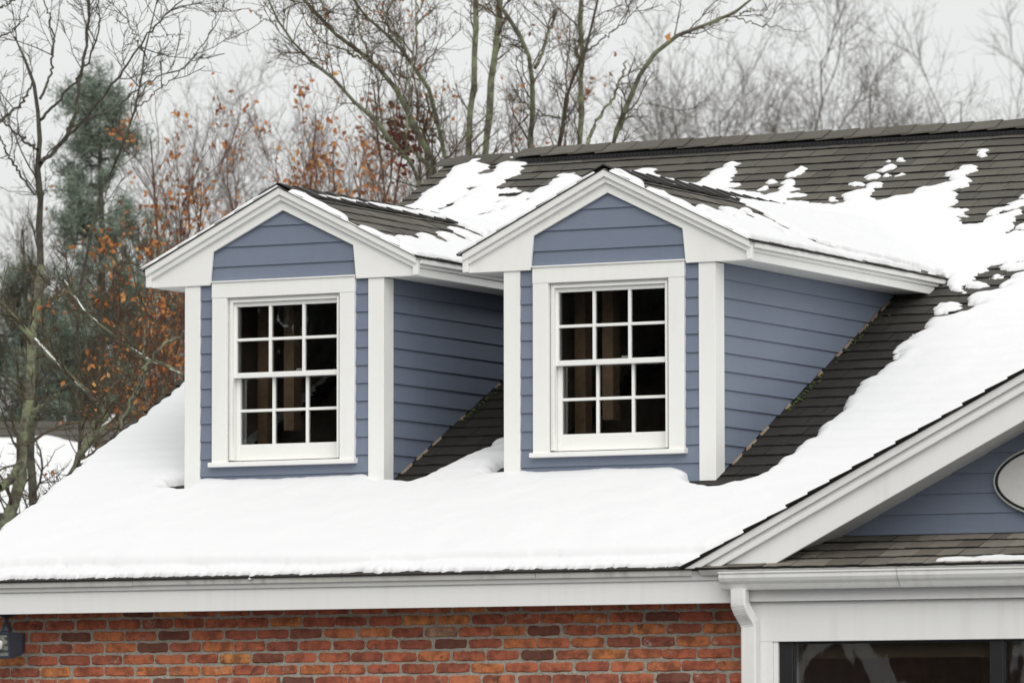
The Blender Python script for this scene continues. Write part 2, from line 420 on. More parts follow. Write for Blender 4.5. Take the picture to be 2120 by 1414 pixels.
def blur(a, n=1):
    for _ in range(n):
        a = (a*4+2*(sh(a, 1, 0)+sh(a, -1, 0)+sh(a, 0, 1)+sh(a, 0, -1))+sh(a, 1, 1)+sh(a, -1, -1)+sh(a, 1, -1)+sh(a, -1, 1))/16
    return a
def profile(mask, T, step, rad, soft=1):
    n = max(3, int(rad/step)); d = blur(dist(mask, n), soft)/n
    return np.where(mask, T*np.sqrt(np.clip(1-(1-np.clip(d, 0, 1))**2, 0, 1)), 0)
def field_mesh(name, H, X, Y, fn, base=-.004):
    H = H.copy(); H[0] = H[-1] = 0; H[:, 0] = H[:, -1] = 0
    a, b = H.shape; P = fn(X, Y, np.where(H > 0, H, base)); idx = np.arange(a*b).reshape(a, b)
    on = H > 0; q = on[:-1, :-1] | on[1:, :-1] | on[1:, 1:] | on[:-1, 1:]
    F = np.stack([idx[:-1, :-1], idx[1:, :-1], idx[1:, 1:], idx[:-1, 1:]], -1)[q]
    used = np.unique(F); re = np.full(a*b, -1); re[used] = np.arange(len(used))
    return mknp(name, P.reshape(-1, 3)[used], re[F], M['snow'], None, True)
SNOW_UP = [(-3.898,5.706),(-3.85,5.718),(-3.795,5.778),(-3.813,5.848),(-3.836,6.006),(-3.8,6.108),(-3.798,6.215),(-3.797,6.294),(-3.798,6.492),(-3.781,6.618),(-3.748,6.647),(-3.685,6.63),(-3.621,6.608),(-3.573,6.547),(-3.563,6.487),(-3.527,6.442),(-3.526,6.408),(-3.566,6.378),(-3.571,6.34),(-3.538,6.286),(-3.475,6.316),(-3.47,6.394),(-3.484,6.465),(-3.485,6.535),(-3.464,6.621),(-3.457,6.689),(-3.42,6.744),(-3.362,6.735),(-3.289,6.694),(-3.24,6.637),(-3.232,6.586),(-3.282,6.578),(-3.328,6.561),(-3.299,6.497),(-3.286,6.436),(-3.305,6.419),(-3.268,6.364),(-3.249,6.273),(-3.251,6.195),(-3.262,6.139),(-3.256,6.06),(-3.258,5.983),(-3.17,5.99),(-3.118,5.992),(-3.079,5.948),(-3.027,5.893),(-3.08,5.877),(-3.2,5.86),(-3.194,5.83),(-3.1,5.823),(-3.041,5.809),(-3.029,5.865),(-2.985,5.868),(-2.927,5.841),(-2.948,5.901),(-2.929,5.975),(-2.887,6.008),(-2.908,6.078),(-2.887,6.114),(-2.877,6.142),(-2.89,6.221),(-2.851,6.235),(-2.768,6.219),(-2.693,6.144),(-2.697,6.077),(-2.659,6.043),(-2.639,6.05),(-2.37,6.172),(-2.3,6.201),(-2.294,6.238),(-2.203,6.235),(-2.158,6.199),(-2.138,6.119),(-2.088,6.054),(-2.086,6.016),(-1.987,5.992),(-1.84,5.923),(-1.752,5.873),(-1.722,5.888),(-1.713,5.953),(-1.677,6.005),(-1.707,6.076),(-1.693,6.112),(-1.647,6.124),(-1.665,6.184),(-1.652,6.24),(-1.57,6.238),(-1.541,6.195),(-1.555,6.149),(-1.541,6.099),(-1.489,6.034),(-1.48,6.005),(-1.505,5.961),(-1.515,5.915),(-1.49,5.873),(-1.507,5.81),(-1.468,5.836),(-1.406,5.827),(-1.384,5.792),(-1.417,5.75),(-1.482,5.75),(-1.425,5.717),(-1.338,5.683),(-1.25,5.642),(-1.119,5.568),(-1.029,5.612),(-1.053,5.671),(-1.047,5.726),(-1.086,5.769),(-1.084,5.815),(-1.047,5.848),(-1.001,5.841),(-0.97,5.799),(-0.96,5.704),(-0.909,5.641),(-0.946,5.6),(-0.938,5.58),(-0.855,5.569),(-0.821,5.536),(-0.838,5.492),(-0.936,5.487),(-0.867,5.441),(-0.78,5.408),(-0.721,5.371),(-0.615,5.328),(-0.534,5.307),(-0.465,5.355),(-0.454,5.401),(-0.493,5.445),(-0.517,5.487),(-0.491,5.55),(-0.413,5.578),(-0.433,5.61),(-0.434,5.668),(-0.395,5.701),(-0.329,5.701),(-0.31,5.67),(-0.309,5.592),(-0.359,5.57),(-0.323,5.479),(-0.307,5.419),(-0.257,5.364),(-0.199,5.328),(-0.161,5.323),(-0.145,5.378),(-0.104,5.42),(0.019,5.422),(0.007,5.49),(0.046,5.542),(0.122,5.589),(0.191,5.618),(0.18,5.667),(0.145,5.72),(0.095,5.737),(0.076,5.788),(0.107,5.823),(0.18,5.841),(0.13,5.878),(0.153,5.913),(0.223,5.922),(0.284,5.875),(0.291,5.835),(0.241,5.793),(0.264,5.713),(0.298,5.669),(0.328,5.522),(0.236,5.477),(0.229,5.44),(0.278,5.405),(0.334,5.255),(0.386,5.182),(0.318,5.126),(0.502,5.092),(0.513,5.062),(0.501,4.999),(0.467,4.975),(0.496,4.934),(0.503,4.878),(0.566,4.805),(0.709,4.799),(0.689,4.872),(0.734,4.94),(0.78,4.989),(0.847,5.036),(0.898,4.964),(0.867,4.904),(0.902,4.807),(0.941,4.747),(0.951,4.691),(0.917,4.65),(0.884,4.627),(0.92,4.586),(0.946,4.646),(1.037,4.625),(3.0,4.525),(3.0,4.199),(1.227,4.099),(1.062,4.071),(0.998,4.043),(0.997,3.995),(1.025,3.945),(0.976,3.927),(0.965,3.857),(1.012,3.781),(1.088,3.749),(1.135,3.697),(1.086,3.679),(0.986,3.714),(1.004,3.63),(0.974,3.61),(0.913,3.663),(0.858,3.799),(0.815,3.851),(0.753,3.929),(0.644,3.6),(-0.006,4.5),(-1.006,3.7),(-1.334,3.7),(-1.984,4.6)]
SNOW_LOW = [(-3.93,-0.466),(-3.93,4.3),(-2.834,4.3),(-2.834,0.874),(-1.684,0.874),(-1.574,0.754),(-1.496,0.774),(-1.441,0.779),(-1.366,0.754),(-1.326,0.777),(-1.287,0.884),(-1.216,1.02),(-1.168,1.158),(-1.175,1.198),(-1.142,1.273),(-1.074,1.273),(-1.081,1.313),(-1.118,1.355),(-1.077,1.425),(-0.656,1.425),(-0.656,0.874),(0.314,0.874),(0.482,0.609),(0.534,0.594),(0.623,0.551),(0.711,0.558),(0.733,0.626),(0.811,0.61),(0.848,0.665),(0.892,0.779),(0.925,0.894),(0.909,0.91),(0.921,1.03),(0.939,1.135),(0.962,1.25),(0.952,1.368),(0.955,1.476),(0.973,1.566),(0.951,1.659),(0.972,1.703),(0.934,1.78),(0.947,1.825),(0.932,1.882),(0.934,1.956),(0.959,2.01),(0.949,2.086),(0.922,2.164),(0.947,2.218),(1.0,2.223),(0.972,2.244),(0.966,2.349),(0.943,2.37),(0.96,2.445),(1.002,2.479),(0.995,2.537),(0.95,2.532),(0.927,2.573),(0.981,2.616),(0.932,2.63),(0.905,2.7),(0.914,2.767),(0.977,2.81),(0.948,2.822),(0.931,2.971),(0.973,3.006),(0.906,2.715),(0.926,2.758),(0.96,2.81),(0.937,2.846),(0.929,2.937),(0.969,3.023),(0.952,3.093),(0.963,3.16),(1.043,3.163),(1.116,3.235),(1.164,3.253),(1.165,3.276),(1.238,3.348),(1.191,3.376),(1.116,3.407),(1.094,3.49),(1.105,3.558),(1.173,3.574),(1.245,3.601),(1.289,3.654),(1.208,3.64),(1.195,3.688),(1.244,3.752),(1.218,3.849),(1.306,3.886),(3.0,3.886),(3.0,-0.466)]
SNOW_BLOBS = [[(-1.199,5.793),(-1.205,5.86),(-1.17,5.864),(-1.124,5.829),(-1.119,5.791),(-1.163,5.775)],[(-1.233,5.667),(-1.204,5.7),(-1.155,5.721),(-1.135,5.672),(-1.17,5.652)],[(-1.091,5.89),(-1.101,5.958),(-1.072,6.01),(-1.073,6.067),(-1.043,6.082),(-1.012,6.039),(-1.001,5.924),(-1.019,5.88)],[(-0.587,5.678),(-0.568,5.723),(-0.467,5.709),(-0.45,5.649),(-0.52,5.639)],[(-0.515,5.803),(-0.487,5.874),(-0.379,5.842),(-0.386,5.785),(-0.44,5.734)],[(-0.469,5.904),(-0.447,5.979),(-0.396,6.021),(-0.353,5.995),(-0.348,5.936),(-0.387,5.902),(-0.422,5.878)],[(-0.489,6.108),(-0.448,6.116),(-0.425,6.077)],[(-0.399,6.124),(-0.378,6.157),(-0.316,6.072),(-0.343,6.057)],[(-0.361,5.826),(-0.349,5.861),(-0.304,5.812),(-0.319,5.783)],[(-0.268,5.813),(-0.249,5.851),(-0.217,5.823),(-0.233,5.79)],[(-0.618,5.402),(-0.619,5.46),(-0.57,5.467),(-0.525,5.418),(-0.544,5.364),(-0.59,5.37)],[(0.149,6.216),(0.188,6.269),(0.234,6.203),(0.234,6.163),(0.261,6.13),(0.272,6.079),(0.191,6.081),(0.168,6.164)],[(0.637,4.979),(0.649,5.052),(0.717,5.08),(0.721,5.144),(0.748,5.206),(0.827,5.205),(0.867,5.171),(0.844,5.119),(0.787,5.043),(0.704,4.998),(0.707,4.951)],[(0.746,5.291),(0.769,5.325),(0.833,5.345),(0.868,5.246),(0.777,5.243)],[(0.492,4.97),(0.508,4.992),(0.54,4.964),(0.529,4.938)],[(0.958,4.726),(0.99,4.752),(1.049,4.741),(1.059,4.676),(0.977,4.692)],[(0.954,3.257),(0.932,3.351),(0.939,3.431),(0.99,3.441),(1.072,3.416),(1.108,3.332),(1.083,3.289),(1.016,3.25)],[(1.08,3.841),(1.119,3.884),(1.187,3.862),(1.124,3.822)],[(1.078,3.983),(1.101,4.061),(1.234,4.076),(1.354,4.074),(1.385,3.987),(1.268,3.98),(1.172,3.941)],[(0.966,3.59),(0.981,3.611),(1.012,3.589),(0.997,3.568)]]
SNOW_HOLES = [[(-3.536,6.022),(-3.523,6.044),(-3.465,6.041),(-3.46,6.015),(-3.485,5.996)],[(-3.516,5.836),(-3.503,5.873),(-3.476,5.888),(-3.472,5.84),(-3.485,5.803)],[(-3.535,5.628),(-3.547,5.677),(-3.495,5.76),(-3.497,5.699),(-3.49,5.622)],[(-3.168,5.702),(-3.123,5.719),(-3.114,5.691)],[(-2.939,5.718),(-2.895,5.737),(-2.896,5.707)],[(-3.156,5.477),(-3.114,5.547),(-3.108,5.486)],[(-3.141,5.604),(-3.03,5.607),(-3.032,5.579)],[(-0.897,1.07),(-0.902,1.045),(-0.935,0.957),(-0.947,0.838),(-0.906,0.849),(-0.818,0.863),(-0.796,0.877)],[(-3.05,0.774),(-3.067,0.829),(-3.057,0.882),(-2.992,0.924),(-2.94,0.936),(-2.838,0.746),(-2.924,0.758)]]
ST = .0095
X, Y = np.meshgrid(np.arange(-3.96, 3.1, ST), np.arange(SE-.05, 6.62, ST), indexing='ij')
def ragged(X, Y, a=1.):
    row = Y/.1434
    dx = .055*(vn(X*4, row*1.0, 2)-.5)+.035*(vn(X*11, Y*34, 3)-.5)+.022*(vn(X*55, Y*55, 4)-.5)+.012*(vn(X*110, Y*110, 8)-.5)
    dy = .022*(vn(X*10, Y*10, 5)-.5)+.026*(vn(X*45, Y*45, 6)-.5)+.016*(vn(X*105, Y*95, 9)-.5)
    return X+a*dx, Y+a*dy
Xr, Yr = ragged(X, Y)
mu = inside(Xr, Yr, SNOW_UP)
for b in SNOW_BLOBS: mu |= inside(Xr, Yr, b)
mlo = inside(Xr, Yr, SNOW_LOW) & (Y > SE+.105+.075*(vn(X*1.6, 0*Y, 7)-.5)+.012*vn(X*5, 0*Y, 8))
for b in SNOW_HOLES: mu &= ~inside(Xr, Yr, b); mlo &= ~inside(Xr, Yr, b)
mlo &= ~((X > 1.0) & (Y*CP < (.2+.503*(X-.913)-Z0)/TP+.03))
mlo &= X > -3.885+.05*vn(Y/.1434*1.0, 0*X, 2)*(1-np.mod((Y-SE)/.1434, 1))+.015*vn(X*50, Y*50, 5)
lo = vn(X*1.3, Y*1.3, 9); hi = vn(X*7, Y*9, 10); rip = np.sin(Y/.1434*2*np.pi+3*vn(X*1.5, Y*1.5, 11))
Tu = .024+.018*lo+.008*(hi-.5)
fade = np.clip((Y-.95)/1.1, 0, 1)
Tl = (.088*(1-fade)+.048*fade)*(.85+.3*lo)+.008*(hi-.5)
Tl = np.where(Y < .9, Tl+.012*(vn(X*2.5, Y*2, 12)-.4), Tl)
H1 = profile(mu, Tu+.0035*rip, ST, .085)
Tl = Tl*(.85+.15*np.clip((Y-SE-.1)/.35, 0, 1))
H2 = profile(mlo, Tl+.0022*rip*np.clip((Y-.7)*2, 0, 1), ST, .085, 3)
mev = (Yr < SE+.155) & (Yr > SE+.012) & (X > -3.93) & (X < .98)
H3 = profile(mev, .026+.012*vn(X*5, Y*8, 13)+.004*(vn(X*50, Y*50, 1)-.5), ST, .05)
HS = np.maximum(np.maximum(H1, H2), H3)
HS = np.where(HS > 0, HS+.0018*(vn(X*38, Y*38, 14)-.5)*np.clip(HS/.03, 0, 1), 0)
rs = field_mesh('roof_snow', HS, X, Y, roofp)
tag(rs, 'melting white snow lying across the main shingle roof below the ridge', 'snow', kind='stuff')
def covered(x, s, r=3):
    i = int(round((x+3.96)/ST)); j = int(round((s-(SE-.05))/ST))
    if not (r <= i < HS.shape[0]-r and r <= j < HS.shape[1]-r): return False
    return HS[i-r:i+r+1, j-r:j+r+1].min() > .012

# -------- shingles
def shingle_mesh(q, wdt=1., ex=.1434, mat=None, name='shingle', t0=.0105, t1=.0155):
    n = 4; v = []; t = q.uniform(t0, t1); L = ex*1.22
    for i in range(n+1):
        x = (i/n-.5)*wdt; e = q.uniform(-.0035, .0025)
        v += [(x, e, -.001), (x, e, t+q.uniform(-.0015, .0015)), (x, L, .0012)]
    f = []
    for i in range(n):
        a = 3*i; f += [(a, a+3, a+4, a+1), (a+1, a+4, a+5, a+2)]
    f += [(0, 1, 2), (3*n, 3*n+2, 3*n+1)]
    me = bpy.data.meshes.new(name); me.from_pydata(v, [], f); me.materials.append(mat or M['shingle']); me.materials.append(M['butt'])
    for i_, p in enumerate(me.polygons): p.material_index = 1 if (i_ >= 2*n or i_ % 2 == 0) else 0
    return me
qs = random.Random(11)
smesh = [shingle_mesh(qs) for _ in range(8)]; dmesh = [shingle_mesh(qs, mat=M['dry'], t0=.0075, t1=.0105) for _ in range(6)]
def lay(tiles, B, parent, keep, mat, meshes):
    """tiles: list of (x_center, s, width, visible_rank); B: matrix roof->world local. keep = how many become objects"""
    tiles = sorted(tiles, key=lambda t: t[3]); vs = []; fs = []; mi = []; b0 = 0
    for k, (x, s, wd, rk) in enumerate(tiles):
        if k < keep and rk < 1e6:
            o = bpy.data.objects.new('shingle', qs.choice(meshes)); COL.objects.link(o); o.parent = parent
            o.matrix_local = B @ Matrix.Translation((x, s, 0)) @ Matrix.Diagonal((wd, 1, 1, 1))
        else:
            me = qs.choice(meshes); m = B @ Matrix.Translation((x, s, 0)) @ Matrix.Diagonal((wd, 1, 1, 1))
            for v in me.vertices: vs.append(tuple(m @ v.co))
            for p in me.polygons: fs.append(tuple(i+b0 for i in p.vertices)); mi.append(p.material_index)
            b0 += len(me.vertices)
    if vs:
        o = tag(mk('shingle_courses', vs, fs, mat, parent), kind='stuff'); o.data.materials.append(M['butt'])
        if len(o.data.polygons) == len(mi): o.data.polygons.foreach_set('material_index', mi)
RB = Matrix(((1, 0, 0, 0), (0, CP, -SP, 0), (0, SP, CP, Z0), (0, 0, 0, 1)))
tiles = []; EX = .1434; s = SE-.012
while s < SR-.05:
    x = XL-.02-qs.uniform(0, .2)
    while x < 3.6:
        wd = qs.choice((.13, .165, .20, .24, .30))*qs.uniform(.9, 1.1); a, b = max(x, XL-.025), x+wd; x += wd
        if b-a < .04: continue
        c = (a+b)/2; sm = s+EX/2; y = sm*CP
        if c > 1.05 and y < (.2+.503*(c-.913)-Z0)/TP-.05: continue
        if any(abs(c-k) < .60 and HY0+.05 < y < 3.05 for k in XC): continue
        if covered(c, sm) and covered(a, sm) and covered(b, sm): continue
        p = roofp(np.array(c), np.array(sm)); u = project(p)
        vis = 0 <= u[0] <= 1 and 0 <= u[1] <= 1 and not covered(c, sm, 1)
        # hidden behind a dormer?
        for k in XC:
            if y > YD and c < k-HB and c > k-HB-(y-YD)*.0: vis = vis
        tiles.append((c, s, b-a-.004, float(u[2]) if vis else 1e7+len(tiles)))
    s += EX+0
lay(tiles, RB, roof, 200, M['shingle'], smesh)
print('main shingles', len(tiles))
MB().prism([(SE-.016, .0), (SE-.016, .009), (SE+.06, .007), (SE+.06, .0)], lambda s_, h: tuple(roofp(XL-.02, s_, h)), lambda s_, h: tuple(roofp(1.0, s_, h))).build('starter_course', M['shingle'], roof)
# ridge: vent strip and cap shingles
ZRG = Z0+TP*YR
cq = random.Random(5)
def cap_mesh(q, wd=.225, half=.15, sl=TP):
    v = []; f = []; n = 6
    for j, (xx, lift) in enumerate(((-wd/2-.03, .001), (wd/2, .011))):
        for i in range(n+1):
            a = (i/n*2-1); yy = a*half+q.uniform(-.003, .003); z = -abs(yy)*sl*CP*1.05+.012*(1-min(1, abs(a)*3))*0
            z += lift
            v.append((xx+q.uniform(-.003, .003), yy, z))
    k = n+1
    v += [(p[0], p[1], p[2]-.008) for p in v]
    for i in range(n):
        f.append((i, i+1, k+i+1, k+i)); f.append((k+i, k+i+1, 3*k+i+1, 3*k+i)); f.append((2*k+i, 2*k+i+1, i+1, i))
    f += [(0, k, 3*k, 2*k), (n, 2*k+n, 3*k+n, k+n)]
    me = bpy.data.meshes.new('ridge_cap'); me.from_pydata(v, [], f); me.materials.append(M['shingle']); return me
cms = [cap_mesh(cq) for _ in range(5)]
x = XL+.06
while x < 4.2:
    vented = x > -3.33
    o = bpy.data.objects.new('ridge_cap', cq.choice(cms)); COL.objects.link(o); o.parent = roof
    o.location = (x, YR, ZRG+(.058 if vented else .022)+cq.uniform(-.002, .002)); o.rotation_euler = (R(cq.uniform(-.6, .6)), R(cq.uniform(-.5, .5)), 0)
    x += .205+cq.uniform(-.008, .008)
mb = MB(); 
x = -3.36
while x < 4.2:
    x2 = min(x+1.2, 4.2)
    for sg in (-1, 1):
        p = [(.02, .014), (.152, .006), (.158, .040), (.02, .046)]
        mb.prism(p, lambda a, h: (x+.002, YR+sg*a*CP, ZRG-a*SP+h), lambda a, h: (x2-.002, YR+sg*a*CP, ZRG-a*SP+h))
        xx = x+.01
        while xx < x2-.02:
            mb.prism([(.1585, .010), (.164, .008), (.164, .034), (.1585, .038)], lambda a, h: (xx, YR+sg*a*CP, ZRG-a*SP+h), lambda a, h: (xx+.008, YR+sg*a*CP, ZRG-a*SP+h)); xx += .03
    x = x2
mb.build('ridge_vent', M['vent'], roof)

# -------- eave trim
EX1 = 1.165
box('fascia_board', M['trim'], house, XL-.01, EX1, -.36, -.335, .0, .172, bevel=.002).location.z = -GZ
mb = MB().prism([(-.3615, .123), (-.375, .125), (-.384, .150), (-.392, .163), (-.392, .176), (-.3615, .176)], lambda y, z: (XL-.012, y, z), lambda y, z: (EX1, y, z))
mb.build('crown_moulding', M['trim'], house, bevel=.0015).location.z = -GZ
for a, b in ((XL-.02, -2.6), (-2.6, -1.235), (-1.235, -.02), (-.02, .93)):
    mb = MB().prism([(-.394, .150), (-.399, .150), (-.4055, .1825), (-.36, .199), (-.36, .1955), (-.400, .178)], lambda y, z: (a+.0015, y, z+.002*math.sin(a*9)), lambda y, z: (b-.0015, y, z-.0015*math.sin(b*7)))
    mb.build('drip_edge', M['drip'], house).location.z = -GZ
box('soffit', M['trim'], house, XL, EX1, -.334, .004, .012, .022, bevel=0).location.z = -GZ
mb = MB().prism([(-.36, .0), (2*YR+.36, .0), (YR, ZRG-.2), (YR, ZRG-.05), (-.40, .14)], lambda y, z: (XL+.005, y, z), lambda y, z: (XL+.03, y, z))
mb.build('rake_board', M['trim'], house).location.z = -GZ

# -------- dormer (local: x from its centre, y from its front wall, z absolute)
dcap = [cap_mesh(cq, .21, .14, DS) for _ in range(3)]
def rz(yl, d=0.): return Z0+TP*(yl+YD)+d
def make_dormer():
    D = empty('dormer', (XC[0], YD, -GZ), house)
    def B(name, mat, *a, bevel=.003): return box(name, mat, D, *a, bevel=bevel)
    OX, OZ0, OZ1 = .385, .895, 1.885            # window opening
    mb = MB().box(-.64, -OX, 0, .02, .60, 2.05).box(OX, .64, 0, .02, .60, 2.05).box(-OX, OX, 0, .02, .60, OZ0).box(-OX, OX, 0, .02, OZ1, 2.05)
    mb.prism([(-.64, 2.05), (.64, 2.05), (0, 2.40)], lambda x, z: (x, 0, z), lambda x, z: (x, .02, z))
    sidep = [(.021, rz(.02, -.06)), (3.1, rz(3.1, -.06)), (3.1, 2.05), (.021, 2.05)]
    for sg in (-1, 1): mb.prism(clip(sidep, 0, -1, -2.05), lambda y, z: (sg*.640, y, z), lambda y, z: (sg*.655, y, z))
    mb.build('wall_sheathing', M['blue'], D)
    # clapboards
    lines = [.620, .722, .825]+[.928+.1042*i for i in range(10)]+[1.968, 2.062, 2.178, 2.292, 2.40]
    def off(z, z0, z1): return .016-.012*(z-z0)/max(z1-z0, .01)
    def clap(poly, z0, z1, axis, sgn=1):
        if len(poly) < 3: return
        m_ = MB()
        if axis == 'y': m_.prism(poly, lambda x, z: (x, -off(z, z0, z1), z), lambda x, z: (x, -.0005, z))
        else: m_.prism(poly, lambda y, z: (sgn*(.6555+off(z, z0, z1)), y, z), lambda y, z: (sgn*.6555, y, z))
        m_.build('clapboard', M['blue'], D)
    for a, b in zip(lines[:-1], lines[1:]):
        t = b+.018
        if a >= 1.96:
            p = [(-.60, a), (.60, a), (.60, t), (-.60, t)]
            p = clip(clip(p, -DS, -1, -2.45), DS, -1, -2.45); clap(p, a, t, 'y')
        elif t <= OZ0: clap([(-.572, a), (.572, a), (.572, t), (-.572, t)], a, t, 'y')
        elif a < OZ0: clap([(-.572, a), (.572, a), (.572, t), (OX+.02, t), (OX+.02, OZ0), (-OX-.02, OZ0), (-OX-.02, t), (-.572, t)], a, t, 'y')
        else:
            clap([(-.572, a), (-OX-.02, a), (-OX-.02, t), (-.572, t)], a, t, 'y'); clap([(OX+.02, a), (.572, a), (.572, t), (OX+.02, t)], a, t, 'y')
    for a, b in zip(lines[:13], lines[1:14]):
        t = b+.018 if b < 1.95 else 1.965
        p = clip([(.098, a), (3.2, a), (3.2, t), (.098, t)], -TP, 1, Z0+TP*YD+.012)
        clap(p, a, b+.018, 'x', 1)
    p = clip([(.098, .6), (3.2, .6), (3.2, 1.965), (.098, 1.965)], -TP, 1, Z0+TP*YD+.012)
    MB().prism(p, lambda y, z: (-.6555, y, z), lambda y, z: (-.668, y, z)).build('side_wall', M['blue'], D)
    # corner boards
    for sg in (-1, 1):
        L = [(sg*HB, -.024), (sg*.568, -.024), (sg*.568, -.0005), (sg*.6565, -.0005), (sg*.6565, .097), (sg*HB, .097)]
        def zb(x, y): return rz(y, .012)
        MB().prism(L, lambda x, y: (x, y, zb(x, y)), lambda x, y: (x, y, 1.953)).build('corner_board', M['white'], D, bevel=.003)
    # frieze with boxed returns, crown bands, side eaves
    for sg in (-1, 1):
        pol = [(0, 2.50), (HR, 2.50-DS*HR), (HR, 1.954), (.493, 1.954), (.4735, 2.150), (0, 2.377)]
        MB().prism(pol, lambda x, z: (sg*x, -.036, z), lambda x, z: (sg*x, -.0165, z)).build('frieze_board', M['white'], D, bevel=.003)
        for (o0, o1, y0, y1, xe) in ((.010, .056, -.082, -.0365, HR+.020), (.0565, .088, -.062, -.0365, HR+.010)):
            zt = ZAP-o0; zb_ = ZAP-o1
            pol = [(.0, zt), (xe, zt-DS*xe), (xe, zb_-DS*xe), (0, zb_)]
            MB().prism(pol, lambda x, z: (sg*x, y0, z), lambda x, z: (sg*x, y1, z)).build('crown_moulding', M['white'], D, bevel=.004)
        MB().box(*sorted((sg*(HR-.008), sg*(HR+.024))), -.066, -.0368, 1.956, 2.068).build('return_end_block', M['white'], D, bevel=.003)
        def side(name, pol, x0, x1):
            pol = clip(pol, -TP, 1, Z0+TP*YD+.004)
            if len(pol) > 2: MB().prism(pol, lambda y, z: (sg*x0, y, z), lambda y, z: (sg*x1, y, z)).build(name, M['white'], D, bevel=.003)
        side('eave_fascia', [(-.0155, 1.954), (4, 1.954), (4, 2.075), (-.0155, 2.075)], HR-.022, HR)
        side('eave_crown', [(-.036, 2.003), (4, 2.003), (4, 2.022), (-.036, 2.022)], HR+.0006, HR+.014)
        side('eave_crown', [(-.036, 2.0225), (4, 2.0225), (4, 2.066), (-.036, 2.066)], HR+.0006, HR+.036)
        pol = clip([(.0, 0), (4, 0), (4, 1), (0, 1)], -1, 0, -((1.957-Z0)/TP-YD))
        MB().prism(pol, lambda y, t: (sg*(.674+t*(HR-.0225-.674)), y, 1.957), lambda y, t: (sg*(.674+t*(HR-.0225-.674)), y, 1.967)).build('soffit', M['white'], D)
    # roof slabs running back into the valleys
    EYE = .925
    mb = MB()
    for sg in (-1, 1):
        def sp_(x, y, h): return (sg*(x+h*DS*DC), y, ZAP-.012-DS*x+h*DC)
        vy = lambda x: (ZAP-.012-DS*x-Z0)/TP-YD
        pol = [(0, -.084), (EYE, -.084), (EYE, vy(EYE)+.05), (0, vy(0)+.05)]
        mb.prism(pol, lambda x, y: sp_(x, y, 0), lambda x, y: sp_(x, y, -.004))
    mb.build('roof_deck', M['dry'], D)
    for sg in (1, -1):
        # frame: along = y, up-slope from the eave
        Bm = Matrix(((0, -sg*DC, sg*DS*DC, sg*EYE), (1, 0, 0, 0), (0, DS*DC, DC, ZAP-.012-DS*EYE), (0, 0, 0, 1)))
        tl = []; s = -.014; smax = EYE/DC
        while s < smax-.165:
            x = EYE-s*DC; y = -.090-qs.uniform(0, .2); ye = (ZAP-.012-DS*x-Z0)/TP-YD+.04
            while y < ye:
                wd = qs.choice((.13, .165, .20, .24, .30)); a = max(y, -.094); b = min(y+wd, ye); y += wd
                if b-a > .04: tl.append(((a+b)/2, s, b-a-.0025, (a+b)/2 if sg > 0 and s > .2 else 1e7))
            s += EX
        lay(tl, Bm, D, 40 if sg > 0 else 0, M['dry'], dmesh)
    y = .02; ycap = random.Random(2)
    while y < (ZAP-Z0)/TP-YD-.1:
        o = bpy.data.objects.new('ridge_cap', ycap.choice(dcap)); COL.objects.link(o); o.parent = D; o.location = (0, y, ZAP+.004); o.rotation_euler = (0, 0, -math.pi/2); y += .19
    # window
    B('head_casing', M['white'], -.482, .482, -.034, -.0005, 1.876, 1.967)
    B('head_cap', M['white'], -.487, .487, -.044, -.0005, 1.9675, 1.976, bevel=.002)
    for sg in (-1, 1): MB().box(*sorted((sg*.480, sg*.382)), -.0325, -.0005, .9055, 1.8755).build('side_casing', M['white'], D, bevel=.003)
    MB().prism([(-.062, .878), (.1, .878), (.1, .916), (-.03, .907), (-.062, .904)], lambda y, z: (-.491, y, z), lambda y, z: (.491, y, z)).build('sill', M['white'], D, bevel=.004)
    mb = MB().box(-.3815, -.366, .0, .12, .917, 1.8755).box(.366, .3815, .0, .12, .917, 1.8755).box(-.3655, .3655, .0, .12, 1.861, 1.8755)
    mb.build('window_jamb', M['white'], D, bevel=.002)
    mb = MB().box(-.3655, -.352, -.012, .012, .917, 1.8605).box(.352, .3655, -.012, .012, .917, 1.8605).box(-.3515, .3515, -.012, .012, 1.847, 1.8605)
    mb.build('blind_stop', M['white'], D, bevel=.002)
    G = .3385
    def sash(name, yf, z0, z1, g0, g1, w):
        m_ = MB().box(-w, -G, yf, yf+.034, z0, z1).box(G, w, yf, yf+.034, z0, z1).box(-G, G, yf, yf+.034, z0, g0).box(-G, G, yf, yf+.034, g1, z1)
        m_.build(name, M['white'], D, bevel=.003)
        yg = yf+.017
        zm = (g0+g1)/2; vx = (-G/3, G/3); hw = .0085
        for xx in vx: B('muntin', M['white'], xx-hw, xx+hw, yf+.003, yf+.030, g0, g1, bevel=.003)
        cols = (-G, -G/3, G/3, G)
        for i in range(3):
            a = cols[i]+(hw if i else 0); b = cols[i+1]-(hw if i < 2 else 0)
            B('muntin', M['white'], a, b, yf+.004, yf+.029, zm-hw, zm+hw, bevel=.003)
            for lo_, hi_ in ((g0, zm-hw), (zm+hw, g1)):
                B('pane', M['glass'], a+.0005, b-.0005, yg, yg+.003, lo_+.0005, hi_-.0005, bevel=0)
    sash('upper_sash', .012, 1.402, 1.8465, 1.432, 1.823, .3655)
    sash('lower_sash', .056, .917, 1.4375, 1.012, 1.410, .3655)
    B('sash_lock', M['trim'], -.012+.06, .05+.06, .046, .0555, 1.439, 1.449, bevel=.002)
    # unlit attic room behind the glass
    room = MB(); x0, x1, y0, y1, z0, z1 = -.637, .637, .0215, 3.0, .30, 2.04
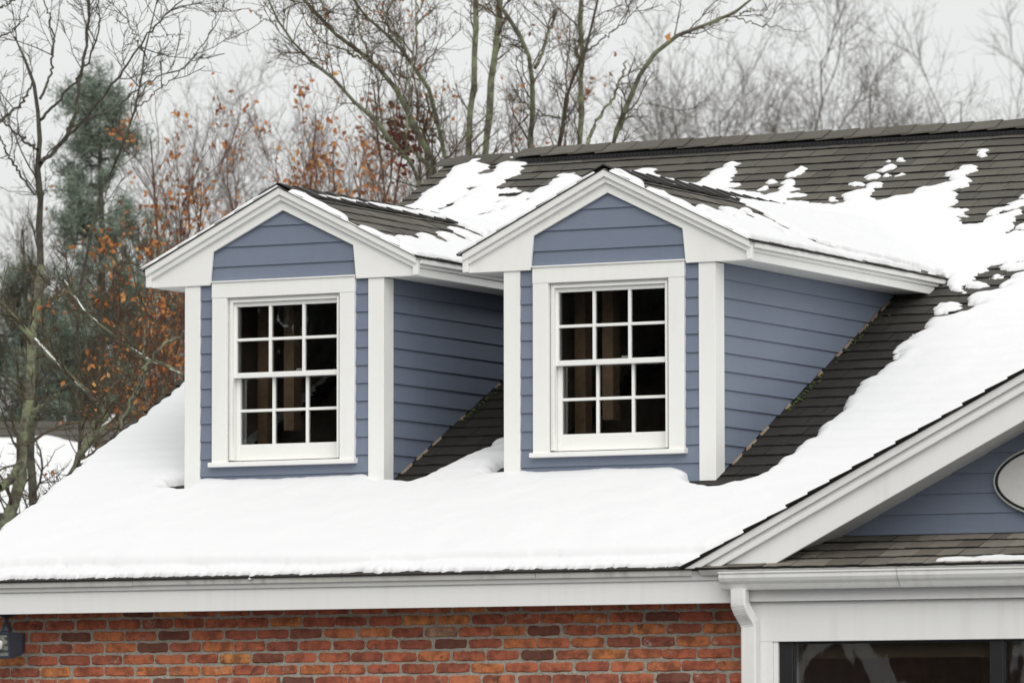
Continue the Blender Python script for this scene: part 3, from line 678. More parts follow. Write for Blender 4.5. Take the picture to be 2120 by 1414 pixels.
    room.add([(x0, y0, z0), (x1, y0, z0), (x1, y1, z0), (x0, y1, z0), (x0, y0, z1), (x1, y0, z1), (x1, y1, z1), (x0, y1, z1)], [(0, 1, 2, 3), (4, 7, 6, 5), (1, 5, 6, 2), (2, 6, 7, 3), (3, 7, 4, 0)])
    mk('attic_room', room.v, room.f, M['room'], D)
    for a, zz in ((-.505, .35), (-.325, 1.12), (.48, .35)): B('stud', M['stud'], a, a+.07, .55, .64, zz, 2.03, bevel=.003)
    # step flashing and moss along the cheek
    m_ = random.Random(9); y = .06
    while y < 2.7:
        L_ = m_.uniform(.05, .14)
        if m_.random() < .35:
            MB().add([(.6738, y, rz(y, .010)), (.6738, y+L_, rz(y+L_, .010)), (.6738, y+L_, rz(y+L_, .022)), (.6738, y, rz(y, .020)), (.686, y, rz(y, .010)), (.686, y+L_, rz(y+L_, .010))],
                     [(0, 1, 2, 3), (0, 4, 5, 1), (3, 2, 5, 4), (0, 3, 4), (1, 5, 2)]).build('step_flashing', M['flash'], D)
        y += L_+m_.uniform(.02, .1)
    vs, fs = [], []
    for _ in range(80):
        yy = m_.choice((m_.uniform(.2, 2.6), m_.gauss(2.0, .15), m_.gauss(1.1, .1))); r_ = m_.uniform(.005, .014); c = (.69+abs(m_.gauss(0, .02)), yy, rz(yy, .014)); b0 = len(vs)
        for dx, dy, dz in ((1, 0, 0), (-1, 0, 0), (0, 1, 0), (0, -1, 0), (0, 0, 1), (0, 0, -1)):
            vs.append((c[0]+dx*r_*m_.uniform(.6, 1.3), c[1]+dy*r_*m_.uniform(.6, 1.6), c[2]+dz*r_*.6+dy*r_*TP))
        fs += [tuple(i+b0 for i in q) for q in ((0, 2, 4), (2, 1, 4), (1, 3, 4), (3, 0, 4), (2, 0, 5), (1, 2, 5), (3, 1, 5), (0, 3, 5))]
    tag(mk('moss', vs, fs, M['moss'], D, True), kind='stuff')
    return D
D1 = make_dormer(); D1['label'] = 'blue clapboard dormer nearer the left roof edge, partly behind its twin'
D2 = copy_tree(D1, house); D2.location.x = XC[1]; D2['label'] = 'blue clapboard dormer next to the front gable, its whole right cheek in view'

# -------- snow on the dormer slopes
def slope_snow(name, label, xc, polys, holes, seed):
    st = .011
    A, T_ = np.meshgrid(np.arange(YD-.095, 4.75, st), np.arange(-.04, 1.075, st), indexing='ij')
    ar = A+.05*(vn(A*5, T_/.1434, seed)-.5)+.02*(vn(A*30, T_*30, seed+1)-.5); tr_ = T_+.03*(vn(A*8, T_*8, seed+2)-.5)+.012*(vn(A*40, T_*40, seed+3)-.5)
    m = np.zeros(A.shape, bool)
    for p in polys: m |= inside(ar, tr_, [((y if y > YD-.03 else YD-.12), t) for y, t in p])
    for p in holes: m &= ~inside(ar, tr_, p)
    m &= T_ < 1.016+.014*(vn(A*9, 0*T_, 3)-.5)
    H = profile(m, .014+.012*vn(A*2, T_*2, seed+4)+.02*np.clip((A-2.2)/1.5, 0, 1)+.005*vn(A*20, T_*20, seed+5), st, .05)
    def fn(a, t, h):
        x = t*DC; return np.stack([xc+np.abs(x)*np.sign(t+1e-9)+h*DS*DC*np.clip(t*20, -1, 1), a, ZAP-.004-DS*np.abs(x)+h*DC], -1)
    tag(field_mesh(name, H, A, T_, fn, -.006), label, 'snow', kind='stuff')
slope_snow('dormer_snow', 'thin snow streaks on the right roof slope of the left dormer', XC[0], [[(0.56,0.06),(0.663,0.068),(0.768,0.109),(0.707,0.197),(0.688,0.307),(0.71,0.407),(0.63,0.57),(0.693,0.637),(0.694,0.717),(0.838,0.735),(0.962,0.676),(1.129,0.657),(1.172,0.713),(1.34,0.628),(1.382,0.554),(1.532,0.538),(1.554,0.599),(1.511,0.641),(1.597,0.656),(1.749,0.574),(1.858,0.443),(2.034,0.43),(1.99,0.523),(2.078,0.571),(2.167,0.486),(2.257,0.4),(2.258,0.332),(2.281,0.26),(2.393,0.269),(2.438,0.31),(2.438,0.395),(2.505,0.431),(2.189,0.615),(1.598,0.959),(1.217,1.052),(0.72,1.08),(0.517,1.089),(0.496,1.054),(0.514,0.931),(0.512,0.804),(0.53,0.672),(0.548,0.54),(0.526,0.424),(0.544,0.299),(0.562,0.181),(0.561,0.092)], [(0.767,0.077),(0.934,0.079),(1.04,0.128),(1.303,0.106),(1.539,0.077),(1.661,0.103),(1.902,0.124),(2.169,0.115),(2.394,0.142),(2.577,0.11),(2.668,0.175),(2.713,0.251),(2.62,0.373),(2.898,0.263),(3.742,0.95),(3.97,0.7),(4.197,0.45),(4.425,0.2),(4.625,-0.02)]], [[(0.716,0.809),(0.826,0.774),(0.839,0.807),(0.696,0.845)]], 1)
slope_snow('dormer_snow', 'thin snow streaks on the right roof slope of the dormer by the gable', XC[1], [[(0.513,0.063),(0.743,0.022),(0.734,0.111),(0.749,0.188),(0.67,0.301),(0.757,0.339),(0.702,0.438),(0.765,0.481),(0.71,0.581),(0.772,0.639),(0.841,0.63),(0.916,0.563),(0.9,0.502),(1.064,0.464),(1.033,0.537),(1.17,0.549),(1.093,0.625),(1.183,0.648),(1.286,0.553),(1.294,0.478),(1.346,0.429),(1.488,0.419),(1.528,0.484),(1.472,0.57),(1.56,0.624),(1.496,0.77),(1.583,0.839),(1.441,0.84),(1.669,0.703),(1.757,0.566),(1.764,0.506),(1.797,0.424),(1.706,0.385),(1.882,0.316),(1.951,0.345),(1.82,0.434),(1.859,0.514),(1.852,0.575),(1.769,0.667),(1.883,0.716),(1.77,0.858),(2.238,0.911),(3.142,1.024),(3.36,1.024),(3.24,1.101),(2.568,1.054),(1.71,1.071),(0.829,1.071),(0.529,1.074),(0.508,1.052),(0.567,0.898),(0.627,0.743),(0.592,0.636),(0.558,0.529),(0.547,0.409),(0.513,0.302),(0.474,0.239),(0.508,0.115)], [(1.099,0.127),(1.265,0.102),(1.62,0.092),(1.882,0.114),(2.148,0.135),(2.212,0.211),(2.175,0.31),(2.085,0.45),(1.995,0.588),(2.026,0.73),(2.149,0.804),(2.521,0.874),(3.086,0.908),(3.367,0.98),(3.742,0.95),(3.97,0.7),(4.197,0.45),(4.425,0.2),(4.625,-0.02)]], [], 6)
for xc, nm in zip(XC, ('left dormer', 'dormer by the gable')):
    st = .014
    A, T_ = np.meshgrid(np.arange(YD-.095, 4.6, st), np.arange(0., 1.06, st), indexing='ij')
    m = vn(A*6, T_*5, 3)+.5*vn(A*20, T_*18, 4) > (.42 if xc == XC[0] else .55)
    H = profile(m, .010+.010*vn(A*4, T_*4, 8), st, .03)
    tag(field_mesh('dormer_snow', H, A, T_, lambda a, t, h: np.stack([xc-t*DC-h*DS*DC, a, ZAP-.004-DS*t*DC+h*DC], -1), -.006), 'patchy snow on the hidden left roof slope of the '+nm, 'snow', kind='stuff')

# -------- front gable and bay at the right
GX, GPX = 2.98, .913                       # ridge position, rake tip
gs = .503
def zt(x): return .2+gs*(x-GPX)            # top of the rake trim
gable = part('front_gable', 'blue front gable with wide white raking trim over the bay')
YG = -.38
XR2 = 2*GX-GPX
def mir(x): return 2*GX-x
ztop = zt(GX)
for sg in (0, 1):
    mx_ = (lambda x: x) if not sg else mir
    def band(name, o0, o1, y0, y1, ext=0., zb=.196):
        pol = [(GPX-ext-.3, zt(GPX-ext-.3)-o0), (GX, ztop-o0), (GX, ztop-o1), (GPX-ext-.3, zt(GPX-ext-.3)-o1)]
        pol = clip(pol, 0, 1, zb)
        MB().prism(pol, lambda x, z: (mx_(x), y0, z), lambda x, z: (mx_(x), y1, z)).build(name, M['trim'], gable, bevel=.003)
    band('rake_crown', .004, .048, YG-.045, YG-.0005, zb=.186)
    band('rake_crown', .0485, .066, YG-.022, YG-.0005, zb=.192)
    band('rake_crown', .0665, .100, YG-.030, YG-.0005, zb=.196)
    band('rake_board', .012, .246, YG, YG+.022, zb=.205)
    # sloped soffit
    xs0, xs1 = 1.30, GX
    zz = lambda x: zt(x)-.198
    MB().prism([(xs0, zz(xs0)), (xs1, zz(xs1)), (xs1, zz(xs1)+.012), (xs0, zz(xs0)+.012)], lambda x, z: (mx_(x), YG+.0225, z), lambda x, z: (mx_(x), .034, z)).build('rake_soffit', M['trim'], gable)
    # roof slab of the gable, back to the valley
    yv = lambda x: (zt(x)-Z0)/TP
    x0 = GPX-.02
    pol = [(x0, YG-.058), (GX, YG-.058), (GX, yv(GX)+.05), (x0, yv(x0)+.05)]
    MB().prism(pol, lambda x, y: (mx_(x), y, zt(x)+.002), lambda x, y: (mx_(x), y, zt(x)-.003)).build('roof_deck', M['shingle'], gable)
    gc = 1/math.sqrt(1+gs*gs); s_ = -.02; tl = []
    sgn = -1 if not sg else 1
    Bm = Matrix(((0, -sgn*gc, sgn*gs*gc, mx_(x0)), (1, 0, 0, 0), (0, gs*gc, gc, zt(x0)+.003), (0, 0, 0, 1)))
    while s_ < (GX-x0)/gc-.165:
        xx = x0+s_*gc; y = YG-.066-qs.uniform(0, .2); ye = yv(xx)+.04
        while y < ye:
            wd = qs.choice((.165, .20, .24, .30)); a = max(y, YG-.068+qs.uniform(-.004, .004)); b = min(y+wd, ye); y += wd
            if b-a > .04: tl.append(((a+b)/2, s_, b-a-.002, 1e7))
        s_ += EX
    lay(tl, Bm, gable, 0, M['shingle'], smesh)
# gable wall
YW = .034
MB().prism([(1.2, .20), (mir(1.2), .20), (mir(1.2), .28), (GX, zt(GX)-.06), (1.2, .28)], lambda x, z: (x, YW, z), lambda x, z: (x, YW+.02, z)).build('wall_sheathing', M['blue'], gable)
z = .365
while z < 1.2:
    t = z+.107+.016
    p = clip(clip([(1.3, z), (mir(1.3), z), (mir(1.3), t), (1.3, t)], gs, -1, gs*GPX-.2+.13), -gs, -1, -gs*mir(GPX)-.2+.13)
    if len(p) > 2: MB().prism(p, lambda x, zz_: (x, YW-.016+.011*(zz_-z)/.123, zz_), lambda x, zz_: (x, YW-.0005, zz_)).build('clapboard', M['blue'], gable)
    z += .107
# pent roof strip below the gable wall
pent = part('pent_roof', 'narrow brown shingle strip between the gutter and the blue gable')
p0, p1 = np.array((-.425, .183)), np.array((.034, .356)); pl = np.linalg.norm(p1-p0); pc, ps = (p1-p0)/pl
MB().prism([(p0[0], p0[1]), (p1[0], p1[1]), (p1[0], p1[1]-.03), (p0[0], p0[1]-.012)], lambda y, z: (1.02, y, z), lambda y, z: (mir(1.02), y, z)).build('pent_deck', M['pent'], pent)
qq = random.Random(21); pm = [shingle_mesh(qq, 1., .1434, M['pent']) for _ in range(5)]
Bm = Matrix(((1, 0, 0, 0), (0, pc, -ps, p0[0]), (0, ps, pc, p0[1]+.001), (0, 0, 0, 1)))
tl = []
for r_ in range(4):
    s = -.012+.130*r_; x = 1.0-qq.uniform(0, .1)
    if s > pl-.06: break
    while x < mir(1.02):
        wd = qq.choice((.10, .13, .165, .20)); 
        tl.append((x+wd/2, s, wd-.002, x if x < 3.0 else 1e7)); x += wd
lay(tl, Bm, pent, 60, M['pent'], pm)
MB().prism([(-.395, .150), (-.4005, .150), (-.4315, .176), (-.36, .200), (-.36, .190), (-.425, .171)], lambda y, z: (.985, y-.004, z), lambda y, z: (mir(.985), y-.004, z)).build('drip_edge', M['trim'], pent)
# snow strip on it
A, T_ = np.meshgrid(np.arange(1.9, 4.5, .012), np.arange(-.02, .20, .01), indexing='ij')
m = (T_ < .004+.045*np.clip((A-2.4)*1.2, 0, 1)+.03*(vn(A*14, T_*10, 3)-.45)+.012*(vn(A*60, T_*50, 3)-.5)) & (T_ > -.012) & (A > 2.36)
H = profile(m, .018+.012*vn(A*8, T_*8, 2), .011, .04)
tag(field_mesh('pent_roof_snow', H, A, T_, lambda a, t, h: np.stack([a, p0[0]+(t+.035)*pc-(h+.008)*ps, p0[1]+(t+.035)*ps+(h+.008)*pc], -1)), 'thin line of snow on the narrow shingle strip above the gutter', 'snow', kind='stuff')

bay = part('window_bay', 'white trimmed bay with dark windows under the front gable')
BX1 = mir(1.2)
box('bay_fascia', M['trim'], bay, EX1+.0015, BX1, -.372, -.352, .004, .165, bevel=.002)
box('bay_beam', M['trim'], bay, 1.205, BX1, -.334, -.05, -.211, .0035, bevel=.003)
box('corner_board', M['trim'], bay, 1.205, 1.376, -.334, -.0055, GZ, -.2115, bevel=.003)
box('window_casing', M['trim'], bay, 1.3765, 1.404, -.326, -.05, GZ+.8, -.2115, bevel=.003)
FX = [(1.4045, 1.484), (2.623, 2.70), (3.84, 3.92)]
for a, b in FX: box('window_frame', M['frame'], bay, a, b, -.310, -.26, GZ+.8, -.2115, bevel=.003)
box('window_head', M['frame'], bay, 1.4845, BX1, -.300, -.26, -.224, -.2115, bevel=0)
for a, b in ((1.4845, 2.6225), (2.7005, 3.8395)):
    box('pane', M['glass2'], bay, a, b, -.285, -.281, GZ+.82, -.2245, bevel=0)
box('bay_panel', M['trim'], bay, 1.3765, BX1, -.33, -.05, GZ, GZ+.795)
mk('bay_room', [(1.21, -.04, GZ+.8), (BX1, -.04, GZ+.8), (BX1, 3, GZ+.8), (1.21, 3, GZ+.8), (1.21, -.04, -.1), (BX1, -.04, -.1), (BX1, 3, -.1), (1.21, 3, -.1)],
   [(0, 1, 2, 3), (4, 7, 6, 5), (1, 5, 6, 2), (2, 6, 7, 3), (3, 7, 4, 0)], M['room'], bay)
box('window_shade', M['shade'], bay, 1.50, BX1-.1, -.20, -.19, -.30, -.2, bevel=0)
# gutter: K-style channel with end cap and a seam
prof = [(-.374, .158), (-.374, .066), (-.452, .066), (-.460, .078), (-.470, .096), (-.484, .112), (-.493, .130), (-.493, .150), (-.500, .154), (-.500, .163), (-.486, .163), (-.486, .152), (-.482, .132), (-.474, .114), (-.462, .098), (-.452, .080), (-.446, .0715), (-.380, .0715), (-.380, .158)]
gut = part('gutter', 'white gutter with stained seams along the bay eave')
for a, b in ((1.135, 2.17), (2.176, 4.8)):
    MB().prism(prof, lambda y, z: (a, y, z), lambda y, z: (b, y, z)).build('gutter_channel', M['gutter'], gut, bevel=.0015)
MB().prism([prof[i] for i in (0, 1, 2, 3, 4, 5, 6, 7, 8, 9)], lambda y, z: (1.1295, y, z), lambda y, z: (1.1345, y, z)).build('end_cap', M['gutter'], gut, bevel=.002)
MB().prism([(y-.0012 if y < -.44 else y, z-.0012 if z < .07 else z) for y, z in prof[1:10]]+[(-.486, .158), (-.446, .0725), (-.38, .0725)], lambda y, z: (2.1705, y, z), lambda y, z: (2.1755, y, z)).build('seam', M['drip'], gut)
# downspout: rectangular tube with two crimped elbows
path = [(1.232, -.440, .068), (1.232, -.440, .02), (1.232, -.438, -.005), (1.236, -.428, -.030), (1.241, -.415, -.052), (1.247, -.400, -.070), (1.2525, -.386, -.088), (1.258, -.374, -.108), (1.2615, -.370, -.130), (1.2615, -.370, -.20), (1.2615, -.370, GZ+.1)]
v = []; f = []; hw, hd, r_ = .0445, .0315, .008
sec = [(-hw+r_, -hd), (hw-r_, -hd), (hw, -hd+r_), (hw, hd-r_), (hw-r_, hd), (-hw+r_, hd), (-hw, hd-r_), (-hw, -hd+r_)]
pp = []
for i in range(len(path)-1):
    n_ = 6 if 2 <= i <= 7 else 1
    for j in range(n_): pp.append(tuple(path[i][k_]+(path[i+1][k_]-path[i][k_])*j/n_ for k_ in range(3)))
pp.append(path[-1])
for i, p in enumerate(pp):
    t = Vector(pp[min(i+1, len(pp)-1)])-Vector(pp[max(i-1, 0)]); t.normalize(); sx = Vector((1, 0, 0)); sy = t.cross(sx); sy.normalize(); sx = sy.cross(t)
    crimp = 1+(.045 if (i % 2 and -.125 < p[2] < 0) else 0)+(.03 if p[2] < -.13 and i < len(pp)-2 else 0)
    for a, b in sec: q = Vector(p)+sx*a*crimp+sy*b*crimp; v.append(tuple(q))
for i in range(len(pp)-1):
    for j in range(8): f.append((i*8+j, i*8+(j+1) % 8, i*8+8+(j+1) % 8, i*8+8+j))
f.append(tuple(range(8)))
ds = mk('downspout', v, f, M['gutter'], house); ds.location.z = -GZ

# -------- oval sign on the gable
sg_ = empty('oval_sign', (2.985, YW-.02, .635)); tag(sg_, 'oval white sign with black rim on the blue front gable', 'sign')
def oval(name, a, b, a2, b2, y0, y1, mat, hole=True):
    n = 64; v = []; f = []
    for i in range(n):
        t = 2*math.pi*i/n; c_, s2 = math.cos(t), math.sin(t); v += [(a*c_, y0, b*s2), (a*c_, y1, b*s2), (a2*c_, y0, b2*s2), (a2*c_, y1, b2*s2)]
    for i in range(n):
        j = (i+1) % n; q = 4*i; r2 = 4*j
        f += [(q, q+1, r2+1, r2), (q, r2, r2+2, q+2), (q+2, r2+2, r2+3, q+3)]
    if not hole: f.append(tuple(4*i+2 for i in range(n)))
    return mk(name, v, f, mat, sg_)
oval('sign_edge', .452, .212, .440, .200, -.035, .0, M['rim2']); oval('sign_rim', .4395, .1995, .428, .188, -.040, .0, M['rim']); oval('sign_face', .4275, .1875, .40, .165, -.030, -.004, M['signw'], False)

# -------- flood light under the eave at the left corner
fl = empty('flood_light', (-3.565, -.22, .010)); tag(fl, 'grey flood light hung under the eave at the left wall corner', 'lamp')
def lathe(name, prof_, mat, parent, n=20, loc=(0, 0, 0)):
    v = [(r_*math.cos(2*math.pi*i/n)+loc[0], r_*math.sin(2*math.pi*i/n)+loc[1], z_+loc[2]) for r_, z_ in prof_ for i in range(n)]
    f = [(k_*n+i, k_*n+(i+1) % n, (k_+1)*n+(i+1) % n, (k_+1)*n+i) for k_ in range(len(prof_)-1) for i in range(n)]
    return mk(name, v, f, mat, parent, True)
lathe('canopy', [(.0, 0), (.055, 0), (.055, -.008), (.035, -.022), (.014, -.028)], M['lamp'], fl)
lathe('stem', [(.012, -.02), (.012, -.055), (.026, -.075), (.034, -.098), (.034, -.104), (0, -.104)], M['lamp'], fl)
hd_ = MB()
fr_ = [(-.145, -.060, -.105), (.062, -.060, -.105), (.062, -.035, -.262), (-.145, -.035, -.262)]; bk = [(-.115, .075, -.130), (.088, .075, -.120), (.075, .085, -.225), (-.115, .085, -.225)]
hd_.add(fr_+[(.098, .02, -.118), (.080, .04, -.245)]+bk, [(0, 6, 7, 4, 1), (1, 4, 5, 2), (4, 7, 8, 5), (3, 2, 5, 8, 9), (0, 3, 9, 6), (6, 9, 8, 7)]).build('housing', M['lamp'], fl, bevel=.004)
def q_(u, v_, d_): 
    a = np.array(fr_[0])+(np.array(fr_[1])-fr_[0])*u; b = np.array(fr_[3])+(np.array(fr_[2])-fr_[3])*u; p = a+(b-a)*v_; return tuple(p+np.array([0, d_, d_*.15]))
def ring(u0, v0, u1, v1): return [(u0, v0), (u1, v0), (u1, v1), (u0, v1)]
mb = MB(); o_, i_ = ring(0, 0, 1, 1), ring(.07, .10, .93, .90)
vv = [q_(*p, -.012) for p in o_]+[q_(*p, -.012) for p in i_]+[q_(*p, .0) for p in o_]+[q_(*p, -.001) for p in i_]
mb.add(vv, [(i, (i+1) % 4, 4+(i+1) % 4, 4+i) for i in range(4)]+[(8+i, 8+(i+1) % 4, (i+1) % 4, i) for i in range(4)]+[(4+i, 4+(i+1) % 4, 12+(i+1) % 4, 12+i) for i in range(4)]).build('door_frame', M['lamp'], fl)
mb = MB(); rows_ = 7
for i in range(rows_+1):
    for u in (.07, .93): mb.v.append(q_(u, .10+.8*i/rows_, -.002-.006*(i % 2)))
mb.f = [(2*i, 2*i+1, 2*i+3, 2*i+2) for i in range(rows_)]
mb.build('reflector', M['lens'], fl)
mk('lens', [q_(*p, -.0105) for p in i_], [(0, 1, 2, 3)], M['glass'], fl)
lathe('bulb', [(0, .0), (.018, -.006), (.022, -.02), (.018, -.05), (.0, -.06)], M['signw'], fl, 14, (-.01, -.062, -.155))

# ---------------------------------------------------------------- trees
rg = np.random.RandomState(4)
def unit(a): return a/np.maximum(np.linalg.norm(a, axis=-1, keepdims=True), 1e-9)
def resample(P, Rr, n, jit):
    P = np.array(P, float); Rr = np.array(Rr, float); d = np.r_[0, np.cumsum(np.linalg.norm(np.diff(P, axis=0), axis=1))]
    t = np.linspace(0, d[-1], n); Q = np.stack([np.interp(t, d, P[:, i]) for i in range(3)], 1)
    Q2 = Q.copy(); Q2[1:-1] = (Q[:-2]+4*Q[1:-1]+Q[2:])/6
    Q2[1:-1] += rg.normal(0, jit, (n-2, 3))
    return Q2, np.interp(t, d, Rr), d[-1]
def tubes(Pb, Rb, sides):
    B_, n, _ = Pb.shape
    T_ = unit(np.gradient(Pb, axis=1)); ref = np.where(np.abs(T_[..., 2:3]) > .9, np.array([1., 0, 0]), np.array([0, 0, 1.]))
    U = unit(np.cross(T_, ref)); V = np.cross(T_, U)
    a = np.arange(sides)*2*np.pi/sides
    v = Pb[:, :, None]+Rb[:, :, None, None]*(np.cos(a)[:, None]*U[:, :, None]+np.sin(a)[:, None]*V[:, :, None])
    idx = np.arange(B_*n*sides).reshape(B_, n, sides); nx = np.roll(idx, -1, 2)
    f = np.stack([idx[:, :-1], nx[:, :-1], nx[:, 1:], idx[:, 1:]], -1)
    return v.reshape(-1, 3), f.reshape(-1, 4)
def spawn(Pb, Rb, k, lo, hi, ang=(35, 65), n=4, rf=.5, rmin=.0016, up=.25, umin=.15, crook=.16, taper=.35):
    """children along each parent; k = children per parent (array or int)"""
    B_ = len(Pb); k = np.broadcast_to(np.asarray(k), (B_,)); par = np.repeat(np.arange(B_), k); m = len(par)
    if not m: return None
    u = umin+(1-umin)*rg.rand(m)**.85; nP = Pb.shape[1]; x = u*(nP-1); i = np.minimum(x.astype(int), nP-2); fr = (x-i)[:, None]
    p = Pb[par, i]*(1-fr)+Pb[par, i+1]*fr; t = unit(Pb[par, i+1]-Pb[par, i]); r = Rb[par, i]*(1-fr[:, 0])+Rb[par, i+1]*fr[:, 0]
    q = unit(np.cross(t, rg.normal(size=(m, 3)))); a = np.radians(rg.uniform(ang[0], ang[1], m))[:, None]
    d = unit(t*np.cos(a)+q*np.sin(a)+np.array([0, 0, up]))
    L = rg.uniform(lo, hi, m)*(1.15-.55*u); st = (L/(n-1))[:, None]
    P = [p]
    for j in range(n-1):
        d = unit(d+rg.normal(0, crook, (m, 3))+np.array([0, 0, up*.25])); P.append(P[-1]+d*st)
    r0 = np.minimum(np.maximum(r*rf, rmin), r*.9+.0004)
    R_ = r0[:, None]*np.linspace(1, taper, n)[None]
    return np.stack(P, 1), np.maximum(R_, rmin*.6)
def quads_at(P, size, asp=.6, fold=.35):
    m = len(P); d = unit(rg.normal(size=(m, 3))+np.array([0, 0, -.5])); s_ = unit(np.cross(d, rg.normal(size=(m, 3)))); nn = np.cross(d, s_)
    z_ = size*rg.uniform(.6, 1.25, m)[:, None]
    v = np.stack([P, P+d*z_*.5+s_*z_*asp*.5+nn*z_*fold*.3, P+d*z_, P+d*z_*.5-s_*z_*asp*.5+nn*z_*fold*.3], 1)
    return v.reshape(-1, 3), np.arange(4*m).reshape(m, 4)
def tree(name, label, cat, mains, levels, mat, tmat, group=None, leaves=None, base=None, jit=.009, sides=7, nmain=34):
    """mains: list of (points, radii); levels: spawn settings; leaves: (level points fraction, size, material)"""
    Q = [resample(p, r, nmain, jit) for p, r in mains]
    b = Q[0][0][0]; T_ = empty(name, (b[0], b[1], GZ)); tag(T_, label, cat, group); o = -np.array([b[0], b[1], GZ])
    Pb = np.stack([q[0] for q in Q]); Rb = np.stack([q[1] for q in Q])
    Rb = Rb*(1+rg.normal(0, .07, Rb.shape))
    v, f = tubes(Pb, Rb, sides); ob = mknp('trunk', v+o, f, mat, T_, True)
    lens = np.array([q[2] for q in Q]); cur = (Pb, Rb); V_ = []; F_ = []; nb_ = 0; last = None
    for li, kw in enumerate(levels):
        kw = dict(kw); k_ = kw.pop('k'); sd = kw.pop('sides', 3); frm = kw.pop('visible', None)
        if li == 0: k_ = np.maximum(1, (lens*k_)).astype(int)
        c = spawn(cur[0], cur[1], k_, **kw)
        v, f = tubes(c[0], c[1], sd); V_.append(v); F_.append(f+nb_); nb_ += len(v); cur = c; last = c
    if V_:
        ob = mknp('crown', np.concatenate(V_)+o, np.concatenate(F_), tmat, T_, True); tag(ob, kind='stuff')
    if leaves:
        n_, size, lm = leaves
        hot = rg.randint(0, len(last[0]), max(8, n_//7)); near = hot[rg.randint(0, len(hot), n_)]; ii = np.clip(near+rg.randint(-2, 3, n_), 0, len(last[0])-1); jj = rg.randint(1, last[0].shape[1], n_)
        v, f = quads_at(last[0][ii, jj]+rg.normal(0, .03, (n_, 3)), size); tag(mknp('leaves', v+o, f, lm, T_), kind='stuff')
    return T_
